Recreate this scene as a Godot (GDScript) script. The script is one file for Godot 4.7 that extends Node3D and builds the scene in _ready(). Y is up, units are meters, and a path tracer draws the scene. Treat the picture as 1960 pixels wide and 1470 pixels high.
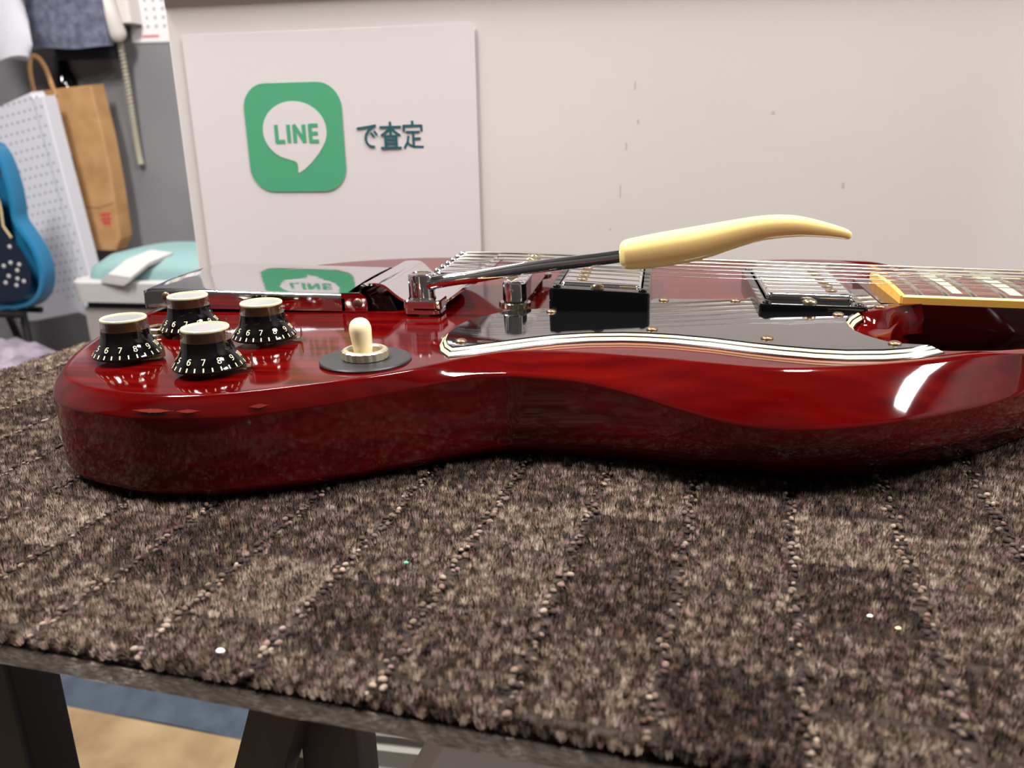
extends Node3D

const MM := 0.001
var M := {}
var taken := {}
var rng := RandomNumberGenerator.new()
var strokes := 0

# ---------------------------------------------------------------- geometry kit (millimetres; faces run counter-clockwise seen from outside)
class Geo:
	var t := PackedVector3Array()
	var s0 := 0
	func tri(a: Vector3, b: Vector3, c: Vector3) -> void:
		t.append(a); t.append(b); t.append(c)
	func quad(a: Vector3, b: Vector3, c: Vector3, d: Vector3) -> void:
		tri(a, b, c); tri(a, c, d)
	func done() -> void:
		var v := 0.0
		if t.size() > s0:
			var o := t[s0]
			for i in range(s0, t.size(), 3):
				v += (t[i] - o).dot((t[i + 1] - o).cross(t[i + 2] - o))
			if v < 0.0:
				for i in range(s0, t.size(), 3):
					var k := t[i + 1]; t[i + 1] = t[i + 2]; t[i + 2] = k
		s0 = t.size()
	func loft(rings: Array, caps := true) -> void:
		for r in rings.size() - 1:
			var a: PackedVector3Array = rings[r]
			var b: PackedVector3Array = rings[r + 1]
			var n := a.size()
			for i in n:
				var j := (i + 1) % n
				quad(a[i], a[j], b[j], b[i])
		if caps:
			fan(rings[0], true); fan(rings[rings.size() - 1], false)
		done()
	func fan(r: PackedVector3Array, flip: bool) -> void:
		var c := Vector3.ZERO
		for p in r: c += p
		c /= r.size()
		for i in r.size():
			var j := (i + 1) % r.size()
			if flip: tri(c, r[j], r[i])
			else: tri(c, r[i], r[j])
	func lathe(profile: Array, seg: int, xf := Transform3D()) -> void:
		var rings := []
		for q in profile:
			var ring := PackedVector3Array()
			for i in seg:
				var a := TAU * i / seg
				ring.append(xf * Vector3(cos(a) * q.x, q.y, sin(a) * q.x))
			rings.append(ring)
		loft(rings, true)
	func ring_lathe(profile: Array, seg: int, xf := Transform3D()) -> void:   # profile is a closed loop: a ring with a hole
		var n := profile.size()
		for i in seg:
			var a := TAU * i / seg
			var b := TAU * (i + 1) / seg
			for k in n:
				var p: Vector2 = profile[k]
				var q: Vector2 = profile[(k + 1) % n]
				quad(xf * Vector3(cos(a) * p.x, p.y, sin(a) * p.x), xf * Vector3(cos(b) * p.x, p.y, sin(b) * p.x), xf * Vector3(cos(b) * q.x, q.y, sin(b) * q.x), xf * Vector3(cos(a) * q.x, q.y, sin(a) * q.x))
		done()
	func tube(path: Array, radii: Array, seg: int, squash := 1.0) -> void:
		var rings := []
		var up := Vector3.UP
		for i in path.size():
			var d: Vector3 = (path[mini(i + 1, path.size() - 1)] - path[maxi(i - 1, 0)]).normalized()
			if absf(d.dot(up)) > 0.95: up = Vector3.RIGHT
			var sx := d.cross(up).normalized()
			var sy := sx.cross(d).normalized()
			up = sy
			var ring := PackedVector3Array()
			for k in seg:
				var a := TAU * k / seg
				ring.append(path[i] + (sx * cos(a) * squash + sy * sin(a)) * radii[i])
			rings.append(ring)
		loft(rings, true)
	func stack(polys: Array, ys: Array, hole := false) -> void:   # polygons in x, z laid over each other at heights ys
		for k in polys.size() - 1:
			var a: PackedVector2Array = polys[k]
			var b: PackedVector2Array = polys[k + 1]
			for i in a.size():
				var j := (i + 1) % a.size()
				quad(Vector3(a[i].x, ys[k], a[i].y), Vector3(a[j].x, ys[k], a[j].y), Vector3(b[j].x, ys[k + 1], b[j].y), Vector3(b[i].x, ys[k + 1], b[i].y))
		for e in [0, polys.size() - 1]:
			var q: PackedVector2Array = polys[e]
			var ix := Geometry2D.triangulate_polygon(q)
			# the side strip runs a[i] -> a[j] -> up; caps must share its sense
			var area := 0.0
			for i in q.size(): area += q[i].cross(q[(i + 1) % q.size()])
			for i in range(0, ix.size(), 3):
				var A := q[ix[i]]; var B := q[ix[i + 1]]; var C := q[ix[i + 2]]
				var same := ((B - A).cross(C - A) > 0.0) == (area > 0.0)
				if e == 0: same = not same
				if same: tri(Vector3(A.x, ys[e], A.y), Vector3(B.x, ys[e], B.y), Vector3(C.x, ys[e], C.y))
				else: tri(Vector3(A.x, ys[e], A.y), Vector3(C.x, ys[e], C.y), Vector3(B.x, ys[e], B.y))
		done()
	func move(xf: Transform3D, from := 0) -> void:
		for i in range(from, t.size()): t[i] = xf * t[i]

static func rrect(w: float, d: float, r: float, seg := 4, c := Vector2.ZERO) -> PackedVector2Array:
	var out := PackedVector2Array()
	for q in 4:
		var cx := (w / 2 - r) * (1.0 if q in [0, 3] else -1.0)
		var cy := (d / 2 - r) * (1.0 if q in [0, 1] else -1.0)
		for k in seg + 1:
			var a := PI / 2 * (q + float(k) / seg)
			out.append(c + Vector2(cx + cos(a) * r, cy + sin(a) * r))
	return out

static func grow(p: PackedVector2Array, by: float) -> PackedVector2Array:   # vertex by vertex, outward
	var area := 0.0
	for i in p.size(): area += p[i].cross(p[(i + 1) % p.size()])
	var s := 1.0 if area > 0.0 else -1.0
	var out := PackedVector2Array()
	for i in p.size():
		var a := (p[i] - p[(i + p.size() - 1) % p.size()]).normalized()
		var b := (p[(i + 1) % p.size()] - p[i]).normalized()
		var na := Vector2(a.y, -a.x) * s
		var nb := Vector2(b.y, -b.x) * s
		var m := (na + nb).normalized()
		out.append(p[i] + m * by / maxf(0.55, m.dot(na)))
	return out

static func smooth_closed(c: Array, sub: int) -> Array:   # Catmull-Rom over rows of numbers, round and back
	var out := []
	var n := c.size()
	for i in n:
		var p0: Array = c[(i + n - 1) % n]; var p1: Array = c[i]; var p2: Array = c[(i + 1) % n]; var p3: Array = c[(i + 2) % n]
		for k in sub:
			var f := float(k) / sub
			var row := []
			for q in p1.size():
				row.append(0.5 * (2.0 * p1[q] + (p2[q] - p0[q]) * f + (2.0 * p0[q] - 5.0 * p1[q] + 4.0 * p2[q] - p3[q]) * f * f + (3.0 * p1[q] - p0[q] - 3.0 * p2[q] + p3[q]) * f * f * f))
			out.append(row)
	return out

static func smooth_open(c: Array, sub: int) -> Array:
	var out := []
	for i in c.size() - 1:
		var p0 = c[maxi(i - 1, 0)]; var p1 = c[i]; var p2 = c[i + 1]; var p3 = c[mini(i + 2, c.size() - 1)]
		for k in sub:
			var f := float(k) / sub
			out.append(0.5 * (2.0 * p1 + (p2 - p0) * f + (2.0 * p0 - 5.0 * p1 + 4.0 * p2 - p3) * f * f + (3.0 * p1 - p0 - 3.0 * p2 + p3) * f * f * f))
	out.append(c[c.size() - 1])
	return out

static func v2(rows: Array) -> PackedVector2Array:
	var out := PackedVector2Array()
	for r in rows: out.append(Vector2(r[0], r[1]))
	return out

static func mesh_of(t: PackedVector3Array, crease: float, unit := MM) -> ArrayMesh:
	var n := t.size() / 3
	var fn := PackedVector3Array(); fn.resize(n)
	var at := {}
	for i in n:
		fn[i] = (t[3 * i + 1] - t[3 * i]).cross(t[3 * i + 2] - t[3 * i])
		for k in 3:
			var key := Vector3i((t[3 * i + k] * 500.0).round())
			if at.has(key): at[key].append(i)
			else: at[key] = [i]
	var lim := cos(deg_to_rad(crease))
	var verts := PackedVector3Array(); verts.resize(t.size())
	var norms := PackedVector3Array(); norms.resize(t.size())
	for i in n:
		var f := fn[i].normalized()
		for k in 3:
			var s := Vector3.ZERO
			for j in at[Vector3i((t[3 * i + k] * 500.0).round())]:
				if fn[j].normalized().dot(f) > lim: s += fn[j]
			var w: int = 3 * i + [0, 2, 1][k]
			verts[w] = t[3 * i + k] * unit
			norms[w] = s.normalized() if s.length_squared() > 0.0 else f
	var a := []
	a.resize(Mesh.ARRAY_MAX)
	a[Mesh.ARRAY_VERTEX] = verts
	a[Mesh.ARRAY_NORMAL] = norms
	var m := ArrayMesh.new()
	m.add_surface_from_arrays(Mesh.PRIMITIVE_TRIANGLES, a)
	return m

# ---------------------------------------------------------------- nodes
func numbered(called: String) -> String:
	taken[called] = taken.get(called, 0) + 1
	return called if taken[called] == 1 else "%s_%03d" % [called, taken[called] - 1]

func put(called: String, what: Variant, m: Material, parent: Node = self, crease := 35.0) -> MeshInstance3D:
	var o := MeshInstance3D.new()
	o.name = numbered(called) if parent == self else called
	o.mesh = mesh_of(what.t, crease) if what is Geo else what
	for s in o.mesh.get_surface_count(): o.set_surface_override_material(s, m)
	parent.add_child(o, true)
	return o

func again(called: String, mesh: Mesh, m: Material, parent: Node, xf: Transform3D) -> MeshInstance3D:
	var o := put(called, mesh, m, parent)
	o.transform = xf
	return o

func node(called: String, parent: Node = self, at := Vector3.ZERO) -> Node3D:
	var o := Node3D.new()
	o.name = numbered(called) if parent == self else called
	parent.add_child(o, true)
	o.position = at * MM
	return o

func tag(o: Node, label: String, category: String, group := "") -> Node:
	o.set_meta("label", label); o.set_meta("category", category)
	if group: o.set_meta("group", group)
	return o

func fixed(o: Node) -> Node:
	o.set_meta("kind", "structure")
	return o

func mat(called: String, c: Color, rough: float, metal := 0.0) -> StandardMaterial3D:
	var m := StandardMaterial3D.new()
	m.resource_name = called
	m.albedo_color = c
	m.roughness = rough
	m.metallic = metal
	M[called] = m
	return m

func noise_tex(freq: float, ramp: Array, size := 512, kind := FastNoiseLite.TYPE_SIMPLEX_SMOOTH, octaves := 4, sd := 1) -> NoiseTexture2D:
	var f := FastNoiseLite.new()
	f.seed = sd; f.noise_type = kind; f.frequency = freq; f.fractal_octaves = octaves
	var t := NoiseTexture2D.new()
	t.width = size; t.height = size; t.seamless = true; t.noise = f
	var g := Gradient.new()
	var off := PackedFloat32Array(); var col := PackedColorArray()
	for r in ramp:
		off.append(r[0]); col.append(r[1])
	g.offsets = off; g.colors = col
	t.color_ramp = g
	return t

func bump_tex(freq: float, strength: float, size := 512, sd := 3, octaves := 3) -> NoiseTexture2D:
	var f := FastNoiseLite.new()
	f.seed = sd; f.noise_type = FastNoiseLite.TYPE_SIMPLEX_SMOOTH; f.frequency = freq; f.fractal_octaves = octaves
	var t := NoiseTexture2D.new()
	t.width = size; t.height = size; t.seamless = true; t.noise = f; t.as_normal_map = true; t.bump_strength = strength
	return t

func grain(m: StandardMaterial3D, t: Texture2D, s: Vector3, world := false) -> StandardMaterial3D:
	m.albedo_texture = t
	m.uv1_triplanar = true
	m.uv1_world_triplanar = world
	m.uv1_scale = s
	return m

func relief(m: StandardMaterial3D, t: Texture2D, amount: float) -> StandardMaterial3D:
	m.normal_enabled = true; m.normal_texture = t; m.normal_scale = amount
	return m

# ---------------------------------------------------------------- materials
func materials() -> void:
	var red := mat("cherry_lacquer", Color(1, 1, 1), 0.45)
	grain(red, noise_tex(0.012, [[0.0, Color8(50, 1, 2)], [0.35, Color8(63, 2, 2)], [0.6, Color8(74, 3, 3)], [1.0, Color8(93, 10, 5)]], 512, FastNoiseLite.TYPE_SIMPLEX_SMOOTH, 5, 4), Vector3(2.2, 22, 22))
	red.metallic_specular = 0.0
	red.clearcoat_enabled = true; red.clearcoat = 0.85; red.clearcoat_roughness = 0.065
	var neck := mat("cherry_neck", Color(1, 1, 1), 0.45)
	grain(neck, noise_tex(0.012, [[0.0, Color8(36, 3, 4)], [1.0, Color8(54, 6, 7)]], 256, FastNoiseLite.TYPE_SIMPLEX_SMOOTH, 4, 9), Vector3(2.5, 26, 26))
	neck.metallic_specular = 0.15
	neck.clearcoat_enabled = true; neck.clearcoat = 0.8; neck.clearcoat_roughness = 0.08
	mat("worn_wood", Color8(96, 24, 20), 0.65)
	M.worn_wood.metallic_specular = 0.2
	mat("chrome", Color8(226, 226, 228), 0.045, 1.0)
	relief(M.chrome, bump_tex(0.02, 2.0, 256, 12, 3), 0.05)
	M.chrome.uv1_triplanar = true; M.chrome.uv1_scale = Vector3(12, 12, 12)
	mat("polished_chrome", Color8(230, 230, 232), 0.02, 1.0)
	mat("nickel", Color8(196, 190, 176), 0.2, 1.0)
	mat("worn_nickel", Color8(186, 176, 150), 0.4, 0.7)
	mat("aged_nickel", Color8(178, 160, 132), 0.32, 1.0)
	mat("rust_and_reflection", Color8(116, 96, 76), 0.42, 0.8)
	mat("black_plastic", Color8(10, 10, 11), 0.07)
	mat("black_ply", Color8(24, 20, 18), 0.2)
	var guard := mat("guard_gloss", Color8(12, 12, 13), 0.05)
	guard.metallic_specular = 1.0
	guard.clearcoat_enabled = true; guard.clearcoat = 0.7; guard.clearcoat_roughness = 0.03
	relief(guard, bump_tex(0.006, 6.0, 256, 21, 1), 0.2)
	guard.uv1_triplanar = true; guard.uv1_scale = Vector3(5, 5, 5)
	mat("cream_ply", Color8(226, 202, 154), 0.4)
	mat("cream_plastic", Color8(240, 222, 178), 0.28)
	var ivory := mat("yellowed_ivory", Color8(241, 216, 142), 0.1)
	ivory.clearcoat_enabled = true; ivory.clearcoat = 0.6; ivory.clearcoat_roughness = 0.03
	ivory.subsurf_scatter_enabled = true; ivory.subsurf_scatter_strength = 0.12
	mat("knob_black", Color8(8, 7, 6), 0.06)
	var amber := mat("knob_clear", Color(0.36, 0.22, 0.10, 0.22), 0.03)
	amber.transparency = BaseMaterial3D.TRANSPARENCY_ALPHA
	mat("knob_cap", Color8(206, 205, 200), 0.25, 0.75)
	mat("knob_rim", Color8(206, 198, 160), 0.2)
	mat("knob_print", Color8(232, 224, 184), 0.5)
	mat("washer_black", Color8(34, 32, 33), 0.4)
	var rose := mat("rosewood", Color(1, 1, 1), 0.5)
	grain(rose, noise_tex(0.02, [[0.0, Color8(52, 32, 28)], [0.5, Color8(84, 56, 48)], [1.0, Color8(110, 78, 66)]], 256, FastNoiseLite.TYPE_SIMPLEX_SMOOTH, 5, 5), Vector3(4, 40, 40))
	mat("binding", Color8(240, 186, 84), 0.35)
	mat("binding_top", Color8(246, 222, 164), 0.35)
	mat("fret", Color8(206, 202, 192), 0.22, 1.0)
	mat("pearl", Color8(166, 170, 146), 0.25)
	mat("wound_string", Color8(206, 200, 186), 0.28, 1.0)
	mat("plain_string", Color8(214, 212, 208), 0.18, 1.0)
	# carpet
	var pile := mat("carpet_yarn", Color(1, 1, 1), 0.95)
	pile.vertex_color_use_as_albedo = true
	pile.metallic_specular = 0.2
	mat("carpet_ground", Color8(44, 34, 28), 1.0)
	grain(mat("carpet_backing", Color(1, 1, 1), 1.0), noise_tex(0.05, [[0.0, Color8(150, 138, 127)], [0.5, Color8(194, 183, 171)], [1.0, Color8(232, 222, 210)]], 256, FastNoiseLite.TYPE_SIMPLEX, 5, 8), Vector3(14, 60, 60))
	relief(M.carpet_backing, bump_tex(0.08, 6.0, 256, 5, 4), 0.8)
	mat("lint", Color8(232, 228, 222), 0.9)
	# setting
	grain(mat("white_panel", Color(1, 1, 1), 0.55), noise_tex(0.004, [[0.0, Color8(226, 218, 214)], [1.0, Color8(234, 227, 224)]], 256, FastNoiseLite.TYPE_SIMPLEX_SMOOTH, 3, 2), Vector3(2, 2, 2))
	mat("panel_trim", Color8(176, 162, 146), 0.6)
	mat("scuff", Color8(204, 195, 188), 0.9)
	mat("paper", Color8(232, 225, 225), 0.7)
	mat("logo_green", Color8(82, 174, 128), 0.6)
	mat("ink_teal", Color8(24, 92, 100), 0.6)
	grain(mat("grey_wall", Color(1, 1, 1), 0.85), noise_tex(0.01, [[0.0, Color8(118, 116, 118)], [1.0, Color8(134, 132, 134)]], 256, FastNoiseLite.TYPE_SIMPLEX_SMOOTH, 3, 6), Vector3(1, 1, 1))
	mat("pale_wall", Color8(168, 160, 152), 0.9)
	mat("unseen_wall_dark", Color8(40, 37, 35), 0.8)
	mat("ceiling_paint", Color8(126, 124, 122), 0.95)
	grain(mat("tan_rug", Color(1, 1, 1), 1.0), noise_tex(0.01, [[0.0, Color8(112, 90, 62)], [0.5, Color8(132, 110, 79)], [1.0, Color8(146, 126, 93)]], 256, FastNoiseLite.TYPE_SIMPLEX_SMOOTH, 5, 7), Vector3(3, 3, 3))
	grain(mat("floor_tile", Color(1, 1, 1), 0.6), noise_tex(0.01, [[0.0, Color8(88, 84, 82)], [1.0, Color8(112, 106, 102)]], 256, FastNoiseLite.TYPE_SIMPLEX_SMOOTH, 4, 11), Vector3(1.5, 1.5, 1.5))
	grain(mat("blue_mat", Color(1, 1, 1), 0.9), noise_tex(0.02, [[0.0, Color8(42, 50, 62)], [1.0, Color8(62, 72, 84)]], 256, FastNoiseLite.TYPE_SIMPLEX_SMOOTH, 4, 13), Vector3(4, 4, 4))
	mat("black_paint", Color8(16, 15, 15), 0.5)
	grain(mat("brown_wood", Color(1, 1, 1), 0.5), noise_tex(0.02, [[0.0, Color8(46, 34, 28)], [1.0, Color8(74, 56, 46)]], 256, FastNoiseLite.TYPE_SIMPLEX_SMOOTH, 4, 14), Vector3(20, 2, 20))
	mat("white_box", Color8(240, 234, 232), 0.6)
	mat("grey_metal", Color8(150, 146, 140), 0.45, 0.3)
	mat("lamp_housing", Color8(224, 224, 222), 0.6)
	var lamp := mat("lamp_glow", Color8(255, 252, 246), 0.5)
	lamp.emission_enabled = true; lamp.emission = Color8(255, 251, 249); lamp.emission_energy_multiplier = 8.0
	# things at the back
	grain(mat("kraft_paper", Color(1, 1, 1), 0.85), noise_tex(0.012, [[0.0, Color8(164, 122, 76)], [1.0, Color8(190, 148, 100)]], 256, FastNoiseLite.TYPE_SIMPLEX_SMOOTH, 4, 15), Vector3(4, 4, 4))
	mat("brown_ink", Color8(112, 62, 44), 0.8)
	mat("dotted_paper", Color8(198, 198, 204), 0.8)
	mat("dot_ink", Color8(104, 108, 120), 0.8)
	grain(mat("denim", Color(1, 1, 1), 0.95), noise_tex(0.02, [[0.0, Color8(70, 74, 92)], [0.5, Color8(96, 100, 118)], [1.0, Color8(124, 126, 142)]], 256, FastNoiseLite.TYPE_SIMPLEX_SMOOTH, 4, 16), Vector3(6, 6, 6))
	var film := mat("plastic_film", Color8(206, 204, 204), 0.2)
	film.transparency = BaseMaterial3D.TRANSPARENCY_ALPHA; film.albedo_color.a = 0.55
	mat("dark_cloth", Color8(30, 32, 38), 0.8)
	mat("phone_white", Color8(206, 200, 192), 0.4)
	mat("cord_beige", Color8(188, 182, 158), 0.5)
	mat("print_grey", Color8(164, 168, 172), 0.8)
	mat("print_red", Color8(190, 60, 60), 0.7)
	var blue := mat("blue_lacquer", Color8(36, 112, 152), 0.2)
	blue.clearcoat_enabled = true; blue.clearcoat = 0.9; blue.clearcoat_roughness = 0.1
	mat("navy_guard", Color8(14, 26, 44), 0.25)
	mat("glint_silver", Color8(196, 192, 190), 0.4)
	mat("teal_plastic", Color8(112, 142, 141), 0.5)
	mat("white_plastic", Color8(166, 164, 161), 0.5)
	grain(mat("grey_blanket", Color(1, 1, 1), 1.0), noise_tex(0.012, [[0.0, Color8(70, 62, 72)], [0.45, Color8(112, 104, 114)], [0.7, Color8(140, 132, 142)], [1.0, Color8(120, 84, 100)]], 256, FastNoiseLite.TYPE_SIMPLEX_SMOOTH, 4, 17), Vector3(5, 5, 5))

# ---------------------------------------------------------------- guitar
# x runs up the neck from the bridge, y up from the body's top, z towards the treble side
var BODY := [
	# outer x, outer z, top-edge x, top-edge z, depth of the edge below the bridge's level, height of the side's lower edge, inset of the back
	[-185, 0, -181, 0, 4.5, -33, 3.5], [-184.5, 26, -180.5, 26, 4.5, -33, 3.5], [-182.5, 52, -178.5, 51, 4.5, -33, 3.5], [-178, 80, -174, 78, 5, -33, 3.5], [-171, 105, -167, 103, 5.5, -33, 3.5],
	[-161.5, 128, -157.5, 125.5, 6, -33, 3.5], [-150, 145.5, -147, 141.5, 6.5, -33, 3.5], [-134, 158.5, -131.5, 153.5, 6.5, -33, 3.5], [-110.2, 165.8, -109.5, 160.5, 6, -33, 3.5], [-93.8, 166.8, -93.8, 162, 5.6, -33, 3.5],
	[-76.4, 163.6, -77, 159.5, 5.7, -33, 3.5], [-62.2, 157.8, -63.2, 154.2, 6, -33, 3.5], [-49.6, 151, -51, 148, 5.6, -33, 3.5], [-33.9, 142.1, -35, 139, 4.8, -33, 3.5], [-17.8, 131.4, -19.6, 127.8, 4, -33, 3.5],
	[-0.8, 120.3, -4.9, 112.6, 3.2, -32.5, 3.5], [8.4, 116.0, 4.8, 104.6, 3.5, -32.1, 3.5], [17.7, 113.6, 15.8, 100.9, 4.0, -31.6, 4.0], [37.5, 114.6, 36.6, 102.1, 4.7, -30.0, 5.0], [56.9, 119.8, 55.7, 106.0, 7.1, -28.4, 8.0], [75.1, 127.3, 75.8, 111.8, 10.0, -26.7, 11.0],
	[92.2, 132.1, 94.2, 117.1, 12.4, -25.5, 13.0], [109.0, 133.1, 107.7, 119.3, 13.3, -24.9, 14.0], [125.6, 132.4, 123.0, 117.4, 12.3, -23.9, 14.0], [142.6, 128.8, 139.6, 113.6, 11.1, -22.8, 14.0], [161, 118.8, 156.5, 107.5, 10.6, -22.6, 13],
	[178.4, 106.6, 172, 99.5, 10.6, -22.8, 11], [199.5, 87, 190, 89.5, 11.4, -24, 8], [216, 66, 205, 78, 12.5, -25, 4], [224.5, 53, 217, 64, 12, -25, 1], [224.5, 47.5, 216, 60.5, 12, -25, 0.8], [217, 49, 208, 66.5, 11.5, -26, 2], [205, 58, 197.5, 77, 10.5, -27, 4],
	[190, 69, 184.5, 88.5, 9, -28, 5], [176, 77, 172, 93, 7, -30, 5], [165, 78.5, 161.5, 91, 6, -31, 4], [158.5, 72, 150.5, 83.5, 4.5, -32, 4], [157.8, 61, 143, 72.5, 3, -33, 4], [160.5, 49.5, 141.5, 62, 1, -33, 4], [165.5, 39, 144, 50.5, -0.8, -33, 4], [170, 32, 149, 40.5, -1.8, -33, 4],
	[174, 26, 156, 31, -2.4, -33, 4], [176, 14, 161, 18, -2.4, -33, 4], [177, 0, 162, 0, -2.4, -33, 4], [176, -14, 162, -16, -2.4, -33, 4], [174, -25, 160, -28, -1, -33, 4], [173, -33, 160, -37, 2, -33, 4], [174, -42, 161, -47, 6, -33, 4], [177, -50, 166, -58, 8, -32, 5],
	[186, -58, 178, -68, 8, -30, 5], [199, -65, 193, -75.5, 8.5, -29, 5], [208, -71, 204, -79.5, 8.5, -28, 4], [213, -78, 208.5, -85, 8.5, -28, 2.5], [211, -87, 205.5, -91, 8.5, -28, 5], [202, -99, 196, -97.5, 8.5, -28, 8], [186, -109, 182, -104, 9, -28, 10], [168, -116, 166, -109, 9.5, -28, 12],
	[146, -120, 146, -112.5, 10, -28, 13], [123, -119, 123, -110, 10, -28.5, 12], [99, -115, 100, -104.5, 10, -29, 10], [76, -110, 77, -97.5, 9, -30, 8], [55, -106, 55.5, -93.5, 8, -32, 5], [35, -105, 35, -92.5, 7, -33, 4], [15, -109, 13, -96, 6, -33, 3.5], [-8, -121, -13, -106, 6, -33, 3.5],
	[-32, -137, -37, -118, 7, -33, 3.5], [-56, -151, -58, -126, 8, -33, 3.5], [-80, -160, -79, -128.5, 9, -33, 3.5], [-104, -163, -103, -125, 9.5, -33, 3.5], [-130, -155, -128, -116, 9, -33, 3.5], [-150, -140, -147.5, -103, 8.5, -33, 3.5], [-164, -120, -160, -88, 8, -33, 3.5], [-174, -92, -169, -70, 7, -33, 3.5],
	[-181, -60, -176, -48, 6, -33, 3.5], [-184.3, -28, -180, -24, 5, -33, 3.5]]

func top_y(x: float, z: float) -> float:   # the top is a plane that rises a little towards the neck; the horns thin out to their tips
	var y := 0.0145 * (x + 75.0)
	if z > 38.0: y -= 7.0 * smoothstep(172.0, 226.0, x)
	if z < -50.0: y -= 5.0 * smoothstep(182.0, 216.0, x)
	return y

func build_body(g: Node) -> void:
	var rows := smooth_closed(BODY, 6)
	var n := rows.size()
	var outer := PackedVector2Array()
	for r in rows: outer.append(Vector2(r[0], r[1]))
	var nin := PackedVector2Array()
	var area := 0.0
	for i in n: area += outer[i].cross(outer[(i + 1) % n])
	for i in n:
		var d := (outer[(i + 1) % n] - outer[(i + n - 1) % n]).normalized()
		nin.append(Vector2(-d.y, d.x) * signf(area))
	var rings := []
	for level in 15: rings.append(PackedVector3Array())
	for i in n:
		var r: Array = rows[i]
		var o := outer[i]
		var q := Vector2(r[2], r[3])
		var drop: float = r[4]
		var yb: float = r[5]
		var bi: float = r[6]
		var w := q - o
		var wl := maxf(w.length(), 0.5)
		var wd := w / wl
		var low := -36.5
		# back edge: flat, bevel or round, side
		var p := [[o + nin[i] * (bi + 0.4), low], [o + nin[i] * bi, low], [o + nin[i] * bi * 0.55, lerpf(low, yb, 0.45) - 0.45], [o + nin[i] * bi * 0.2, lerpf(low, yb, 0.8) - 0.35], [o + nin[i] * 0.0, yb + 0.8], [o, lerpf(yb, -drop, 0.5)], [o, -drop - 1.6],
			[o + wd * 0.18, -drop - 0.7], [o + wd * minf(0.8, wl * 0.2), -drop + minf(0.35, (drop + 4.0) * 0.05)]]
		var ty := top_y(q.x, q.y)
		p.append([o.lerp(q, 0.38), lerpf(-drop, ty, 0.41)])
		p.append([o.lerp(q, 0.68), lerpf(-drop, ty, 0.72)])
		p.append([q - wd * minf(1.4, wl * 0.14), lerpf(-drop, ty, 0.93)])
		p.append([q, ty - 0.12])
		p.append([q + wd * 0.9, top_y(q.x + wd.x * 0.9, q.y + wd.y * 0.9) - 0.02])
		p.append([q + wd * 1.8, top_y(q.x + wd.x * 1.8, q.y + wd.y * 1.8)])
		for level in 15: rings[level].append(Vector3(p[level][0].x, p[level][1], p[level][0].y))
	var b := Geo.new()
	for k in rings.size() - 1:
		for i in n:
			var j := (i + 1) % n
			b.quad(rings[k][i], rings[k][j], rings[k + 1][j], rings[k + 1][i])
	for e in [0, 14]:
		var poly := PackedVector2Array()
		for v in rings[e]: poly.append(Vector2(v.x, v.z))
		var ix := Geometry2D.triangulate_polygon(poly)
		if ix.is_empty():
			push_warning("cap %d fails" % e)
			ix = Geometry2D.triangulate_delaunay(poly)
		for i in range(0, ix.size(), 3):
			var A: Vector3 = rings[e][ix[i]]; var B: Vector3 = rings[e][ix[i + 1]]; var C: Vector3 = rings[e][ix[i + 2]]
			var up := (B - A).cross(C - A).y > 0.0
			var want: bool = e == 14
			# faces of the skin run clockwise or not together with the outline; the sign is settled in done()
			if up == want: b.tri(A, B, C)
			else: b.tri(A, C, B)
	# the skin: make it agree with the caps
	var v := 0.0
	var skin := (rings.size() - 1) * n * 6
	for i in range(0, skin, 3): v += b.t[i].dot(b.t[i + 1].cross(b.t[i + 2]))
	if v < 0.0:
		for i in range(0, skin, 3):
			var k2 := b.t[i + 1]; b.t[i + 1] = b.t[i + 2]; b.t[i + 2] = k2
	put("body", b, M.cherry_lacquer, g, 50.0)

func screw_mesh(r: float, h: float) -> ArrayMesh:   # a domed head with a cross slot standing a little proud
	var s := Geo.new()
	s.lathe([Vector2(r, -0.6), Vector2(r, 0.15 * h), Vector2(r * 0.86, 0.6 * h), Vector2(r * 0.55, 0.9 * h), Vector2(r * 0.2, h)], 14)
	return mesh_of(s.t, 40.0)

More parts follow.
